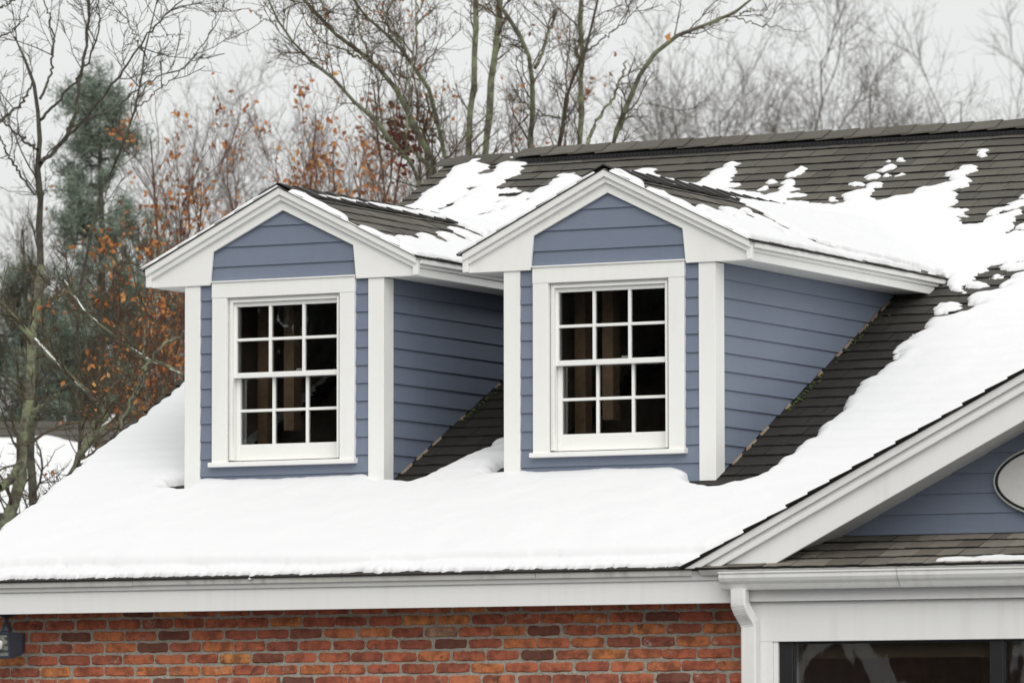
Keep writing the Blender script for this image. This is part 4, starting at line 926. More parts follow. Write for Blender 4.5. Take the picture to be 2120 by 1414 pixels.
TR = {'LEFT':[([[-10.33,10.87,-2.6500000000000004],[-10.43,10.87,2.19],[-10.37,10.88,3.01],[-10.38,10.9,3.37],[-10.38,10.92,3.8],[-10.41,10.94,4.06],[-10.42,10.97,4.31],[-10.44,10.99,4.61],[-10.5,11.0,4.75],[-10.57,11.01,4.91],[-10.68,11.0,5.03],[-10.71,11.03,5.14]],[0.0506,0.0337,0.0309,0.0282,0.0254,0.0227,0.0199,0.0171,0.0144,0.0116,0.0088,0.006]),([[-10.38,10.91,4.59],[-10.4,11.07,4.75],[-10.45,11.21,4.92],[-10.52,11.33,5.16],[-10.63,11.44,5.32],[-10.75,11.54,5.55]],[0.0119,0.0106,0.0092,0.0078,0.0065,0.0051]),([[-10.39,10.92,4.41],[-10.17,10.87,4.56],[-9.95,10.8,4.73],[-9.78,10.72,4.88],[-9.63,10.62,5.11],[-9.57,10.48,5.34]],[0.0119,0.0107,0.0095,0.0083,0.0071,0.0059]),([[-10.34,10.86,4.05],[-10.27,11.0,4.19],[-10.23,11.12,4.34],[-10.22,11.22,4.58],[-10.25,11.3,4.77],[-10.26,11.39,4.96],[-10.28,11.48,5.16],[-10.31,11.54,5.54]],[0.0199,0.0188,0.0177,0.0166,0.0155,0.0143,0.0132,0.0121]),([[-10.27,11.0,4.19],[-9.98,10.91,4.37],[-9.72,10.81,4.55],[-9.47,10.69,4.72],[-9.21,10.58,4.94],[-8.97,10.47,5.1],[-8.68,10.37,5.27]],[0.0139,0.0124,0.0108,0.0093,0.0078,0.0063,0.0048]),([[-10.23,11.12,4.34],[-10.1,11.37,4.49],[-10.04,11.59,4.58],[-9.97,11.8,4.77],[-9.75,12.1,4.93],[-9.72,12.29,5.05],[-9.7,12.48,5.25],[-9.73,12.64,5.48]],[0.01,0.009,0.008,0.0071,0.0061,0.0051,0.0041,0.0031]),([[-10.53,11.05,4.75],[-10.38,10.61,4.51],[-10.29,10.15,4.32],[-10.21,9.68,4.19]],[0.008,0.0105,0.013,0.0155]),([[-10.36,10.84,4.16],[-10.64,11.03,4.3],[-10.95,11.19,4.47],[-11.23,11.37,4.66]],[0.0119,0.01,0.008,0.0061]),([[-10.34,10.77,3.78],[-10.35,10.45,4.01],[-10.29,10.17,4.16],[-10.23,9.88,4.34]],[0.0099,0.0085,0.0072,0.0058]),([[-10.64,10.52,4.94],[-10.59,10.63,5.08],[-10.55,10.74,5.13],[-10.54,10.83,5.22],[-10.53,10.93,5.27],[-10.53,11.01,5.4],[-10.56,11.08,5.5]],[0.0079,0.0071,0.0063,0.0055,0.0047,0.0038,0.003]),([[-10.87,10.93,5.34],[-10.9,11.1,5.4],[-10.9,11.28,5.47],[-10.92,11.45,5.53]],[0.006,0.0054,0.0047,0.004])],'SLANT':[([[-8.91,9.3,-2.6500000000000004],[-9.01,9.3,2.7],[-8.94,9.36,3.26],[-8.84,9.45,3.73],[-8.8,9.53,3.87],[-8.75,9.62,4.04],[-8.72,9.69,4.27],[-8.71,9.75,4.51],[-8.7,9.81,4.69],[-8.7,9.87,4.88],[-8.67,9.94,5.21]],[0.0198,0.0132,0.0123,0.0114,0.0105,0.0095,0.0086,0.0076,0.0067,0.0057,0.0048]),([[-8.66,9.76,4.68],[-8.92,9.94,4.95],[-9.12,10.15,5.25]],[0.0057,0.0043,0.0029]),([[-8.71,9.66,4.28],[-8.38,9.55,4.42],[-8.11,9.41,4.55],[-7.9,9.25,4.63]],[0.0057,0.0045,0.0034,0.0023]),([[-8.63,9.76,4.86],[-8.39,9.66,4.85],[-8.19,9.54,4.82]],[0.0038,0.0029,0.0019])],'LOWL':[([[-8.95,8.3,-2.6500000000000004],[-9.05,8.3,0.9],[-9.04,8.39,1.06],[-9.02,8.48,1.24],[-9.04,8.55,1.5],[-9.04,8.62,1.78],[-9.05,8.68,2.18],[-9.03,8.74,2.68],[-9.04,8.81,2.99]],[0.0832,0.0555,0.0521,0.0488,0.0454,0.0421,0.0387,0.0353,0.0319]),([[-8.9,8.42,1.69],[-8.76,8.3,1.81],[-8.6,8.19,1.87],[-8.4,8.1,1.95]],[0.0297,0.024,0.0184,0.0128]),([[-8.9,8.02,1.22],[-8.9,8.17,1.3],[-8.91,8.33,1.43]],[0.033,0.0295,0.0259])],'LIMB':[([[-7.42,6.81,-2.6500000000000004],[-7.52,6.81,1.21],[-7.51,6.92,1.4],[-7.45,7.07,1.57],[-7.37,7.23,1.66],[-7.54,7.25,1.77],[-7.74,7.26,1.92],[-7.98,7.24,2.15],[-8.17,7.26,2.33],[-8.41,7.24,2.55],[-8.56,7.27,2.67]],[0.0448,0.0299,0.0288,0.0277,0.0266,0.0255,0.0244,0.0233,0.0221,0.021,0.0199]),([[-7.25,7.03,1.64],[-7.23,7.21,1.8],[-7.24,7.38,1.96],[-7.29,7.53,2.11]],[0.0159,0.0142,0.0125,0.0107]),([[-7.57,6.99,1.37],[-7.61,7.19,1.51],[-7.6,7.4,1.75],[-7.65,7.58,1.91],[-7.67,7.79,2.04]],[0.0212,0.0187,0.0161,0.0135,0.0108])],'RIGHTL':[([[-6.06,6.38,1.81],[-6.37,6.51,1.9],[-6.7,6.62,2.01],[-7.03,6.73,2.18],[-7.4,6.81,2.42],[-7.66,6.95,2.67]],[0.0137,0.0124,0.0111,0.0098,0.0085,0.0071]),([[-6.3,6.78,2.34],[-6.43,6.61,2.22],[-6.55,6.44,2.1],[-6.6,6.32,1.95],[-6.66,6.2,1.65],[-6.66,6.1,1.5]],[0.0087,0.0094,0.01,0.0107,0.0114,0.012]),([[-6.65,6.4,2.03],[-6.69,6.47,2.24],[-6.67,6.58,2.45],[-6.64,6.69,2.61]],[0.0086,0.0069,0.0052,0.0035])],'CENT':[([[-8.34,13.99,-2.6500000000000004],[-8.44,13.99,4.11],[-8.49,13.73,4.3],[-8.55,13.48,4.47],[-8.59,13.23,4.63],[-8.71,12.94,4.83],[-8.82,12.66,5.01],[-8.87,12.4,5.16],[-8.87,12.18,5.31],[-8.84,11.97,5.47]],[0.0342,0.0228,0.0209,0.019,0.0171,0.0153,0.0134,0.0116,0.0098,0.008]),([[-8.74,12.52,4.99],[-8.7,12.56,5.01],[-8.68,12.58,5.21],[-8.67,12.6,5.43],[-8.69,12.61,5.52]],[0.0071,0.0066,0.0061,0.0056,0.0051]),([[-8.83,12.11,5.28],[-8.88,11.96,5.28],[-8.89,11.84,5.32],[-8.88,11.73,5.35]],[0.005,0.004,0.003,0.002]),([[-8.48,13.72,4.32],[-8.51,13.83,4.82],[-8.54,13.96,5.14],[-8.57,14.09,5.43],[-8.63,14.2,5.72]],[0.0103,0.0096,0.0088,0.0081,0.0073])],'CENT2':[([[-8.72,14.9,-2.6500000000000004],[-8.82,14.9,4.28],[-8.77,14.7,4.44],[-8.79,14.47,4.64],[-8.77,14.25,4.8],[-8.83,13.99,5.04],[-8.83,13.77,5.14],[-9.0,13.45,5.33],[-9.08,13.18,5.47],[-9.08,12.96,5.61]],[0.0444,0.0296,0.0276,0.0257,0.0238,0.0218,0.0199,0.0181,0.0162,0.0143]),([[-8.8,13.71,5.13],[-8.86,13.49,5.15],[-8.88,13.29,5.2],[-8.87,13.11,5.19]],[0.0124,0.0096,0.0068,0.0041]),([[-8.82,13.7,5.16],[-9.01,13.86,5.41],[-9.14,14.05,5.72]],[0.0103,0.0088,0.0073]),([[-8.82,14.9,4.31],[-8.81,14.62,4.37],[-8.79,14.34,4.44]],[0.0127,0.0105,0.0084])],'CENT3':[([[-9.09,15.82,-2.6500000000000004],[-9.19,15.82,4.49],[-9.14,15.62,4.67],[-9.09,15.42,4.88],[-9.09,15.18,5.13],[-9.09,14.96,5.27],[-9.08,14.74,5.42],[-9.16,14.48,5.49],[-9.19,14.25,5.63],[-9.18,14.03,5.74]],[0.0324,0.0216,0.0201,0.0187,0.0173,0.0159,0.0145,0.0132,0.0118,0.0105]),([[-9.05,14.69,5.41],[-9.23,14.73,5.59],[-9.33,14.82,5.71],[-9.35,14.95,5.85]],[0.0106,0.0092,0.0078,0.0064]),([[-9.12,15.24,5.14],[-9.17,14.93,5.15],[-9.15,14.66,5.17]],[0.0064,0.0053,0.0042])],'TWIN1':[([[-8.92,15.91,-2.6500000000000004],[-9.02,15.91,4.54],[-8.99,15.89,4.86],[-8.96,15.87,5.35],[-8.94,15.86,5.64],[-8.92,15.84,5.95]],[0.042,0.028,0.0275,0.027,0.0264,0.0259])],'TWIN2':[([[-9.03,16.41,-2.6500000000000004],[-9.13,16.41,4.6],[-9.07,16.41,4.99],[-9.01,16.39,5.56],[-8.97,16.38,5.85],[-8.95,16.38,6.02]],[0.049,0.0327,0.0316,0.0305,0.0294,0.0283])],'SNAG':[([[-7.75,14.83,-2.6500000000000004],[-7.85,14.83,4.42],[-7.75,14.66,4.8],[-7.64,14.5,5.08],[-7.63,14.3,5.3],[-7.62,14.11,5.41],[-7.64,13.91,5.49],[-7.61,13.73,5.58]],[0.0408,0.0272,0.0247,0.0221,0.0197,0.0172,0.0147,0.0123]),([[-7.7,14.62,5.1],[-7.7,14.8,5.3],[-7.72,14.96,5.48],[-7.75,15.11,5.67]],[0.0167,0.015,0.0133,0.0116])],'FORK':[([[-7.77,15.38,-2.6500000000000004],[-7.87,15.38,4.49],[-7.85,15.47,4.88],[-7.81,15.58,5.14],[-7.76,15.7,5.36],[-7.72,15.81,5.63],[-7.72,15.9,5.89]],[0.0316,0.0211,0.0186,0.0161,0.0136,0.0111,0.0085]),([[-7.84,15.37,4.75],[-7.88,15.16,4.75],[-7.91,14.96,4.73],[-7.94,14.75,4.77]],[0.0085,0.007,0.0056,0.0042]),([[-7.76,15.7,5.36],[-7.54,15.62,5.46],[-7.29,15.54,5.58],[-7.11,15.44,5.69]],[0.0085,0.0067,0.0049,0.0032])],'POST':[([[-8.49,17.24,-2.6500000000000004],[-8.59,17.24,4.71],[-8.55,17.22,5.21],[-8.55,17.19,5.64],[-8.52,17.16,6.1]],[0.0363,0.0242,0.0235,0.0227,0.022]),([[-8.55,17.18,5.7],[-8.55,16.9,5.65],[-8.61,16.6,5.51]],[0.0066,0.0049,0.0033])],'LEAN':[([[-6.7,14.25,-2.6500000000000004],[-6.8,14.25,4.3],[-6.74,14.18,4.34],[-6.6,14.12,4.61],[-6.48,14.07,4.82],[-6.37,14.01,4.98],[-6.24,13.96,5.08],[-6.13,13.91,5.15],[-5.95,13.9,5.22],[-5.71,13.91,5.28],[-5.48,13.92,5.33],[-5.34,13.89,5.37],[-5.25,13.83,5.46]],[0.043,0.0287,0.0267,0.0248,0.0229,0.021,0.0192,0.0173,0.0154,0.0136,0.0117,0.0099,0.008]),([[-5.45,13.85,5.32],[-5.26,13.84,5.23],[-5.04,13.84,5.2],[-4.87,13.82,5.15],[-4.73,13.79,5.15]],[0.006,0.005,0.004,0.003,0.002]),([[-5.4,13.87,5.34],[-5.34,14.01,5.38],[-5.24,14.18,5.4]],[0.006,0.004,0.002]),([[-6.69,14.18,4.44],[-6.51,14.11,4.62],[-6.31,14.06,4.67],[-6.13,14.0,4.73]],[0.0061,0.0048,0.0034,0.002]),([[-7.19,14.61,4.39],[-7.19,14.73,4.59],[-7.11,14.9,4.8],[-7.07,15.04,5.06],[-7.08,15.16,5.19]],[0.0186,0.0156,0.0125,0.0094,0.0063])]}
W1 = [dict(k=5.5, lo=.25, hi=1.0, ang=(30, 65), n=6, rf=.34, rmin=.0052, up=.28, sides=4, crook=.18, umin=.32),
      dict(k=7, lo=.10, hi=.38, ang=(30, 70), n=4, rf=.62, rmin=.0031, up=.25, crook=.26),
      dict(k=3, lo=.03, hi=.13, ang=(30, 70), n=3, rf=.78, rmin=.0024, up=.2, crook=.28)]
W2 = [dict(W1[0], k=6.5, hi=.9), dict(W1[1], k=8), dict(W1[2], k=3)]
sparse = [dict(W1[0], k=2.2, lo=.2, hi=.7, umin=.2), dict(W1[1], k=5), dict(W1[2], k=2)]
GB = 'bare trees behind the house'
tree('bare_tree', 'dark bare tree with many rising branches at the left picture edge', 'tree', TR['LEFT'], [dict(W1[0], k=3.6), W1[1], dict(W1[2], k=2)], M['barkd'], M['barkd'], GB)
tree('bare_tree', 'slim bare tree leaning right beside the green pine', 'tree', TR['SLANT'], [dict(W1[0], k=3.0, hi=.8), dict(W1[1], k=5), dict(W1[2], k=2)], M['barkd'], M['barkd'], GB)
tree('bare_tree', 'thick mossy trunk in the lower left corner beyond the roof edge', 'tree', TR['LOWL'], [dict(W1[0], k=3, lo=.2, umin=.45), W1[1], W1[2]], M['bark'], M['twig'], GB)
tree('bare_tree', 'lichen covered limb dusted with snow slanting down to the left roof edge', 'tree', TR['LIMB'], [dict(W1[0], k=8, umin=.3, hi=.8), W1[1], W1[2]], M['bark'], M['twig'], GB, leaves=(40, .05, M['leaf']))
tree('bare_tree', 'mossy branches touching the left dormer from behind', 'tree', [([[TR['RIGHTL'][0][0][0][0]+.4, TR['RIGHTL'][0][0][0][1]+.6, GZ]]+TR['RIGHTL'][0][0], [.05]+TR['RIGHTL'][0][1])]+TR['RIGHTL'][1:], [dict(W1[0], k=8, umin=.3, hi=.8), W1[1], W1[2]], M['bark'], M['twig'], GB, leaves=(90, .05, M['leaf']))
tree('bare_tree', 'mossy tree whose long branch sweeps up left over the left dormer peak', 'tree', TR['CENT'], W2, M['bark'], M['twig'], GB, leaves=(60, .05, M['leaf']))
tree('bare_tree', 'mossy tree with the thickest left leaning limb above the roof end', 'tree', TR['CENT2'], W2, M['bark'], M['twig'], GB)
tree('bare_tree', 'bare tree curving left just before the pair of straight trunks', 'tree', TR['CENT3'], W2, M['bark'], M['twig'], GB, leaves=(60, .05, M['leaf']))
tree('bare_tree', 'left of the two straight mossy trunks above the roof ridge', 'tree', TR['TWIN1'], sparse, M['bark'], M['twig'], GB)
tree('bare_tree', 'right of the two straight mossy trunks above the roof ridge', 'tree', TR['TWIN2'], [dict(W1[0], k=3), W1[1], W1[2]], M['bark'], M['twig'], GB)
tree('bare_tree', 'forked tree with a broken off right stub behind the ridge', 'tree', TR['SNAG'], W2, M['bark'], M['twig'], GB, leaves=(50, .05, M['leaf']))
tree('bare_tree', 'thin dark tree rising beside the straight pole like trunk', 'tree', TR['FORK'], W2, M['barkd'], M['twig'], GB)
tree('bare_tree', 'single straight pole like trunk above the right dormer peak', 'tree', TR['POST'], [dict(W1[0], k=4, hi=.8), W1[1], W1[2]], M['bark'], M['twig'], GB)
LT = tree('bare_tree', 'lichen covered tree bending right in a long bare arch', 'tree', TR['LEAN'], [dict(W1[0], k=2.6, hi=.7, umin=.35), dict(W1[1], k=6), W1[2]], M['bark'], M['twig'], GB)
# splintered end on the bent limb
def at(px, py, t): return CAM+t*(CFWD+((px-1060)/2120*36/LENS)*CRIGHT-((py-707)/2120*36/LENS)*CUP)
_p = at(1384, 80, 45.9)-np.array(LT.location); _q = random.Random(1)
mk('broken_stub', [tuple(_p+np.array([_q.uniform(-.03, .03), _q.uniform(-.03, .03), z_])) for z_ in (-.03, -.03, -.03, .0, .012, .05)], [(0, 1, 4, 3), (1, 2, 5, 4), (2, 0, 3, 5), (3, 4, 5), (0, 2, 1)], M['rust'], LT)
# red brown saplings holding orange leaves
def stems(base, n, h, spread, r):
    out_ = []
    for i in range(n):
        a = rg.uniform(0, 6.28); s_ = rg.uniform(.2, 1)*spread; hh = h*rg.uniform(.75, 1.05)
        pts = [base+np.array([0, 0, 0])]
        for u in (.15, .4, .7, 1): pts.append(base+np.array([math.cos(a)*s_*u**1.2, math.sin(a)*s_*u**1.2, hh*u])+rg.normal(0, .06, 3))
        out_.append((pts, [r, r*.8, r*.6, r*.4, r*.18]))
    return out_
OL = [dict(k=2.4, lo=.5, hi=1.5, ang=(20, 45), n=6, rf=.4, rmin=.005, up=.4, sides=4, crook=.1, umin=.3),
      dict(k=5, lo=.2, hi=.7, ang=(25, 55), n=4, rf=.55, rmin=.003, up=.35, crook=.12), dict(k=3, lo=.08, hi=.3, ang=(25, 55), n=3, rf=.7, rmin=.0024, up=.3)]
GO = 'saplings keeping withered leaves'
def sapling(px, t, top, n, spread, lv, size, label, lm='leaf', mat='twigr', r=.035):
    b = at(px, 900, t); b[2] = GZ; h = at(px, top, t)[2]-GZ
    tree('sapling', label, 'tree', stems(b, n, h, spread, r), OL, M[mat], M[mat], GO, leaves=(lv, size, M[lm]), jit=.02)
sapling(700, 56, 150, 6, 1.6, 1100, .07, 'red brown sapling with scattered orange leaves left of the mossy limbs')
sapling(790, 58, 110, 5, 1.0, 750, .07, 'red stemmed sapling behind the mossy limbs above the roof end')
sapling(905, 60, 30, 3, 1.2, 320, .065, 'tall thin sapling with few brown leaves behind the straight trunks')
sapling(590, 57, 240, 5, 1.3, 800, .07, 'pale sapling above the left dormer peak with orange leaves')
sapling(440, 52, 330, 6, 1.3, 1100, .07, 'orange leaved sapling rising behind the left slope of the left dormer')
sapling(365, 50, 430, 5, .8, 600, .065, 'orange leaved sapling just left of the left dormer eave')
sapling(330, 48, 560, 6, .9, 1700, .062, 'dense orange leaved shrub between the mossy branches and the left dormer')
sapling(275, 64, 600, 5, .8, 300, .055, 'low orange leaved shrub beside the dark pine foot')
sapling(1080, 59, 120, 4, 1.3, 320, .065, 'brown leaved sapling behind the forked tree')
sapling(30, 66, 560, 5, 1.0, 100, .08, 'brown twiggy shrub at the far left edge', mat='twig')
sapling(150, 65, 640, 6, 1.2, 120, .08, 'dense brown twiggy shrub in front of the pine', mat='twig')
sapling(840, 58, 240, 3, .5, 60, .06, 'young tree behind the roof end holding few leaves', mat='twigr', r=.02)
# clump of dark red leaves
c = at(838, 285, 52); cl = []
pp_ = c+rg.normal(0, 1, (260, 3))*np.array([.10, .10, .13]); v, f = quads_at(pp_, .07, .7)
b = at(838, 700, 52); T_ = empty('red_leaved_sapling', (b[0], b[1], GZ)); tag(T_, 'clump of dark red leaves hanging beside the mossy limbs', 'tree', GO); o_ = -np.array([b[0], b[1], GZ])
tag(mknp('leaves', v+o_, f, M['leafr'], T_), kind='stuff')
q_a, q_b, _ = resample([[b[0], b[1], GZ], c-np.array([.2, 0, 1]), c, c+np.array([.1, 0, .35])], [.03, .015, .008, .003], 12, .01)
v, f = tubes(q_a[None], q_b[None], 5); mknp('trunk', v+o_, f, M['twigr'], T_, True)

# pines and dark evergreens
def pine(px, t, top, rad, h0, label, mat, nl=70, needles=26000, bark_='barkd', ln=.13, base=None, group='evergreens behind the house', wd=.012):
    if base is None: b = at(px, 900, t); b[2] = GZ; h = at(px, top, t)[2]-GZ
    else: b = np.array([base[0], base[1], GZ]); h = base[2]-GZ
    T_ = empty('pine_tree', (b[0], b[1], GZ)); tag(T_, label, 'tree', group)
    P = [np.zeros(3), np.array([rg.normal(0, .1), rg.normal(0, .1), h*.5]), np.array([0, 0, h])]
    q1, q2, _ = resample(P, [.16, .09, .01], 12, .02); v, f = tubes(q1[None], q2[None], 7); mknp('trunk', v, f, M[bark_], T_, True)
    u = rg.rand(nl)**.8; z_ = h0+(h-.1-h0)*u; a = rg.uniform(0, 6.28, nl); rr_ = rad*(1-u*.82)*rg.uniform(.55, 1.15, nl)
    d = np.stack([np.cos(a), np.sin(a), 0*a], 1); p0_ = np.stack([0*a, 0*a, z_], 1)
    Pb = np.stack([p0_, p0_+d*(rr_*.35)[:, None]+np.array([0, 0, .02]), p0_+d*(rr_*.7)[:, None]+np.array([0, 0, .0])+rg.normal(0, .04, (nl, 3)), p0_+d*rr_[:, None]+np.stack([0*a, 0*a, .12+.1*u], 1)], 1)
    Rb = np.linspace(.022, .006, 4)[None]*np.ones((nl, 1))
    c1 = spawn(Pb, Rb, 9, .2, .6, ang=(30, 60), n=4, rf=.6, rmin=.004, up=.25, umin=.25)
    vs = []; fs = []; nb_ = 0
    for c_ in ((Pb, Rb), c1):
        v, f = tubes(*c_, 3); vs.append(v); fs.append(f+nb_); nb_ += len(v)
    tag(mknp('boughs', np.concatenate(vs), np.concatenate(fs), M[bark_], T_), kind='stuff')
    al = np.concatenate([c1[0][:, 1:].reshape(-1, 3), Pb[:, 2:].reshape(-1, 3)])
    m = needles; p = al[rg.randint(0, len(al), m)]+rg.normal(0, .03, (m, 3)); d = unit(rg.normal(size=(m, 3))+np.array([0, 0, .55])); s_ = unit(np.cross(d, rg.normal(size=(m, 3))))*wd
    v = np.stack([p-s_*.5, p+s_*.5, p+d*ln*rg.uniform(.6, 1.2, m)[:, None]], 1).reshape(-1, 3)
    tag(mknp('crown', v, np.arange(3*m).reshape(m, 3), M[mat], T_), kind='stuff')
pine(205, 64, 190, 1.55, 2.4, 'soft green pine standing behind the bare trees at left', 'needle', 80, 38000)
pine(45, 66, 470, .95, 2.2, 'smaller green pine at the far left edge', 'needle', 46, 15000)
pine(285, 67, 455, 1.7, 1.6, 'broad green pine low behind the orange leaved shrubs', 'needle', 70, 32000)
pine(130, 72, 600, 1.5, 0.5, 'dark evergreen low behind the left trunks', 'needled', 80, 30000)
pine(-20, 70, 640, 1.5, 0.5, 'dark evergreen at the lower left picture edge', 'needled', 70, 26000)
pine(270, 72, 650, 1.5, 0.5, 'dark evergreen behind the shed roof end', 'needled', 80, 30000)
pine(390, 74, 640, 1.5, 0.5, 'dark evergreen mostly hidden behind the left dormer', 'needled', 60, 22000)

# far bare trees, blurred by distance
FL = [dict(k=1.5, lo=1.6, hi=4.2, ang=(28, 62), n=8, rf=.38, rmin=.011, up=.16, sides=4, crook=.10, umin=.25),
      dict(k=6, lo=.8, hi=2.2, ang=(25, 55), n=5, rf=.45, rmin=.0058, up=.2, crook=.16),
      dict(k=6, lo=.4, hi=1.1, ang=(25, 60), n=4, rf=.6, rmin=.0038, up=.15, crook=.18),
      dict(k=3, lo=.2, hi=.6, ang=(25, 60), n=3, rf=.7, rmin=.0028, up=.1, crook=.2)]
GF = 'far bare trees'
def far(px, t, top, n, spread, label, k0=1.2, mat='far', k3=3):
    b = at(px, 900, t); b[2] = GZ; h = at(px, top, t)[2]-GZ
    lv = [dict(FL[0], k=k0), FL[1], FL[2], dict(FL[3], k=k3)]
    tree('bare_tree', label, 'tree', stems(b, n, h, spread, .06), lv, M[mat], M[mat], GF, jit=.05)
far(1600, 92, 190, 5, 2.4, 'wide twiggy far tree right of the arching branch')
far(1480, 95, 240, 3, 2.0, 'hazy far tree under the arching branch')
far(1720, 96, 130, 2, 2.0, 'far tree with one long twig reaching up beside the wide crown')
far(1890, 98, 190, 3, 2.0, 'thin far tree with sparse crossing twigs near the right edge', .8, 'far', 2)
far(2080, 96, 190, 2, 1.6, 'far bare tree cut by the right picture edge', .8, 'far', 2)
far(1990, 99, 200, 2, 1.8, 'low far tree between the sparse ones at right', .8, 'far', 2)
far(520, 90, 390, 3, 1.2, 'pale far tree above the left dormer slope', 1.0, 'far', 3)
far(400, 88, 400, 3, 1.2, 'pale far tree right of the pine', 1.1)
far(660, 92, 330, 3, 1.4, 'pale far tree behind the red brown sapling', 1.0, 'far', 3)
far(20, 88, 330, 3, 1.2, 'pale far tree behind the left edge trunk', 1.1)
far(1250, 94, 290, 3, 1.4, 'pale far tree behind the pole like trunk', 1.0, 'far', 3)
far(950, 94, 300, 3, 1.3, 'pale far tree behind the straight trunk pair', 1.0, 'far', 3)

# far-off wood closing the horizon all round the back of the house
Pw = []; Rw = []
for i in range(260):
    t = rg.uniform(125, 190); px = rg.uniform(-2600, 4600); b = at(px, 900, t); b[2] = GZ; h = rg.uniform(6, 8.5)*t/150
    for s_ in range(2):
        a = rg.uniform(0, 6.28); e = np.array([math.cos(a), math.sin(a), 0])*rg.uniform(.3, 1.6)
        Pw.append(np.stack([b, b+e*.2+np.array([0, 0, h*.35]), b+e*.6+np.array([0, 0, h*.7]), b+e+np.array([0, 0, h])])); Rw.append([.12, .09, .05, .015])
Pw = np.array(Pw); Rw = np.array(Rw); c1 = spawn(Pw, Rw, 9, 1., 3., ang=(25, 55), n=4, rf=.4, rmin=.02, up=.3, umin=.2); c2 = spawn(c1[0], c1[1], 6, .4, 1.5, ang=(25, 60), n=3, rf=.5, rmin=.011, up=.2)
vs, fs, n0 = [], [], 0
for c_ in ((Pw, Rw), c1, c2):
    v, f = tubes(c_[0], c_[1], 3); vs.append(v); fs.append(f+n0); n0 += len(v)
tag(mknp('far_wood', np.concatenate(vs), np.concatenate(fs), M['far']), 'grey far off wood along the horizon behind the trees', 'wood', kind='stuff')

# ---------------------------------------------------------------- neighbour's outbuilding beyond the left roof edge
nb_o = at(60, 1060, 58); fx = unit(np.array([CRIGHT[0], CRIGHT[1], 0])); fy = np.array([-fx[1], fx[0], 0])
sh_ = empty('garden_shed', (nb_o[0], nb_o[1], GZ)); sh_.rotation_euler.z = math.atan2(fx[1], fx[0])
tag(sh_, 'low outbuilding with dark shingle roof and snow beyond the left roof edge', 'shed')
ez = nb_o[2]-GZ; rz_ = at(60, 872, 60)[2]-GZ; dp = 2.2
MB().box(-3, 1.25, .25, 2*dp-.25, 0, ez+.02).build('wall', M['gable2'], sh_)
MB().prism([(0, ez), (dp, rz_), (2*dp, ez), (2*dp, ez-.06), (dp, rz_-.06), (0, ez-.06)], lambda y, z: (-3.3, y, z), lambda y, z: (1.45, y, z)).build('roof', M['shingle'], sh_)
kk = (rz_-ez)/dp; n_ = 12
for i in range(n_):
    a0 = dp*i/n_; a1 = dp*(i+1)/n_
    MB().prism([(a0, ez+kk*a0+.003), (a1+.02, ez+kk*(a1+.02)+.003), (a1+.02, ez+kk*(a1+.02)+.006), (a0, ez+kk*a0+.028)], lambda y, z: (-3.32, y, z), lambda y, z: (1.47, y, z)).build('shingle_course', M['shingle'], sh_)
A, T_ = np.meshgrid(np.arange(-3.3, 1.46, .04), np.arange(-.05, dp*1.1, .04), indexing='ij')
m = T_ < dp*(.62+.3*(vn(A*1.3, 0*T_, 3)-.5)+.1*(vn(A*5, T_*5, 5)-.5))
H = profile(m, .11+.03*vn(A*3, T_*3, 2), .04, .2)
ns = field_mesh('shed_snow', H, A, T_, lambda a, t, h: np.stack([a, t, ez+kk*t+h+.02], -1)); ns.location = sh_.location; ns.rotation_euler = sh_.rotation_euler
tag(ns, 'snow on the lower half of the outbuilding roof', 'snow', kind='stuff')

# snow lying on limbs
def limb_snow(P, Rr, label):
    Q, q, L = resample(P, Rr, 60, 0); T_ = np.gradient(Q, axis=0); T_ = unit(T_); on = vn(np.arange(60)*.35, np.arange(60)*0, 5) > .42
    sd = unit(np.cross(T_, np.array([0, 0, 1.]))); vs = []; fs = []
    for i in range(59):
        if not (on[i] and on[i+1]): continue
        b0 = len(vs)
        for j in (i, i+1):
            for a in (-.8, -.3, .3, .8): vs.append(Q[j]+sd[j]*q[j]*a+np.array([0, 0, 1])*q[j]*(1.25-.55*abs(a)*1.3))
        fs += [(b0+k_, b0+k_+1, b0+k_+5, b0+k_+4) for k_ in range(3)]
    if vs: tag(mk('limb_snow', vs, fs, M['snow'], None, True), label, 'snow', kind='stuff')
limb_snow(*TR['LIMB'][0], 'snow lines on top of the slanting lichen covered limb')
limb_snow(*TR['RIGHTL'][0], 'snow lines on the branches touching the left dormer')

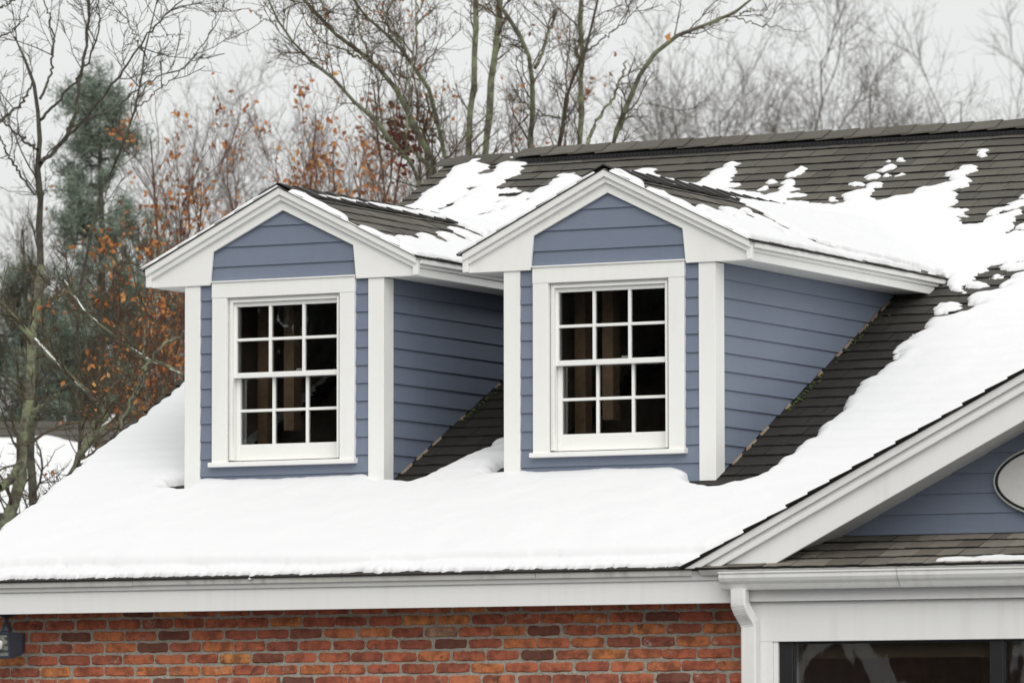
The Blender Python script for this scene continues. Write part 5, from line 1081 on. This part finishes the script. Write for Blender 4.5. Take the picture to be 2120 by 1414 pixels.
# ---------------------------------------------------------------- across the yard: seen only as reflections in the panes
def conifer_row():
    spots = [(-24.2+2.5*i+1.2*(i % 2), -35+1.1*i-3.5*(i % 2), 12+1.7*((i*7) % 3)) for i in range(-6, 8)]
    for i, (x, y, h) in enumerate(spots):
        pine(0, 0, 0, 3.2, .2, 'tall dark conifer across the yard, reflected in the window panes', 'needled', 170, 13000, 'barkd', .6, (x, y, h), 'conifers across the yard', .16)
conifer_row()
rh = empty('reflected_house', (-8.6, -23.5, GZ)); rh.rotation_euler.z = R(-26)
tag(rh, 'grey roofed house across the yard mirrored in the bay window', 'house')
MB().box(-6, 6, -6, -.3, 0, 1.3).build('wall', M['gable2'], rh)
MB().prism([(0, 1.3), (-3.2, 4.2), (-6.2, 1.3)], lambda y, z: (-6.3, y, z), lambda y, z: (6.3, y, z)).build('roof', M['shingle'], rh)
for i in range(18):
    a0 = -3.2*i/18; a1 = -3.2*(i+1)/18; kq = 2.9/3.2
    MB().prism([(a0, 1.3-kq*a0+.004), (a1, 1.3-kq*a1+.004), (a1, 1.3-kq*a1+.01), (a0, 1.3-kq*a0+.05)], lambda y, z: (-6.35, y, z), lambda y, z: (6.35, y, z)).build('shingle_course', M['shingle'], rh)
MB().prism([(-1.5, 1.25), (0, 2.95), (1.5, 1.25)], lambda x, z: (x, .25, z), lambda x, z: (x, -1.6, z)).build('gable_wall', M['gable2'], rh)
for sg in (-1, 1):
    MB().prism([(0, 3.12), (1.72, 1.17), (1.55, 1.02), (0, 2.80)], lambda x, z: (sg*x, .40, z), lambda x, z: (sg*x, .2505, z)).build('rake_board', M['white'], rh)
    A, T_ = np.meshgrid(np.arange(.2, 4.2, .06), np.arange(0, 2.6, .06), indexing='ij')
    m = vn(A*2, T_*3, 4) > .42; H = profile(m, .05+0*A, .06, .2)
    o = field_mesh('reflected_roof_snow', H, A, T_, lambda a, t, h: np.stack([sg*(1.7+a), -.2-t, 1.3+kq*(t+.2)+h+.03], -1)); o.location = rh.location; o.rotation_euler = rh.rotation_euler
    tag(o, 'snow patches on the roof of the house across the yard', 'snow', 'snow across the yard', 'stuff')
n_ = 40; mk('gable_oval', [(.30*math.cos(6.2832*i/n_), .27, 2.0+.2*math.sin(6.2832*i/n_)) for i in range(n_)]+[(.30*math.cos(6.2832*i/n_), .251, 2.0+.2*math.sin(6.2832*i/n_)) for i in range(n_)], [tuple(range(n_))]+[(i, (i+1) % n_, n_+(i+1) % n_, n_+i) for i in range(n_)], M['signw'], rh)
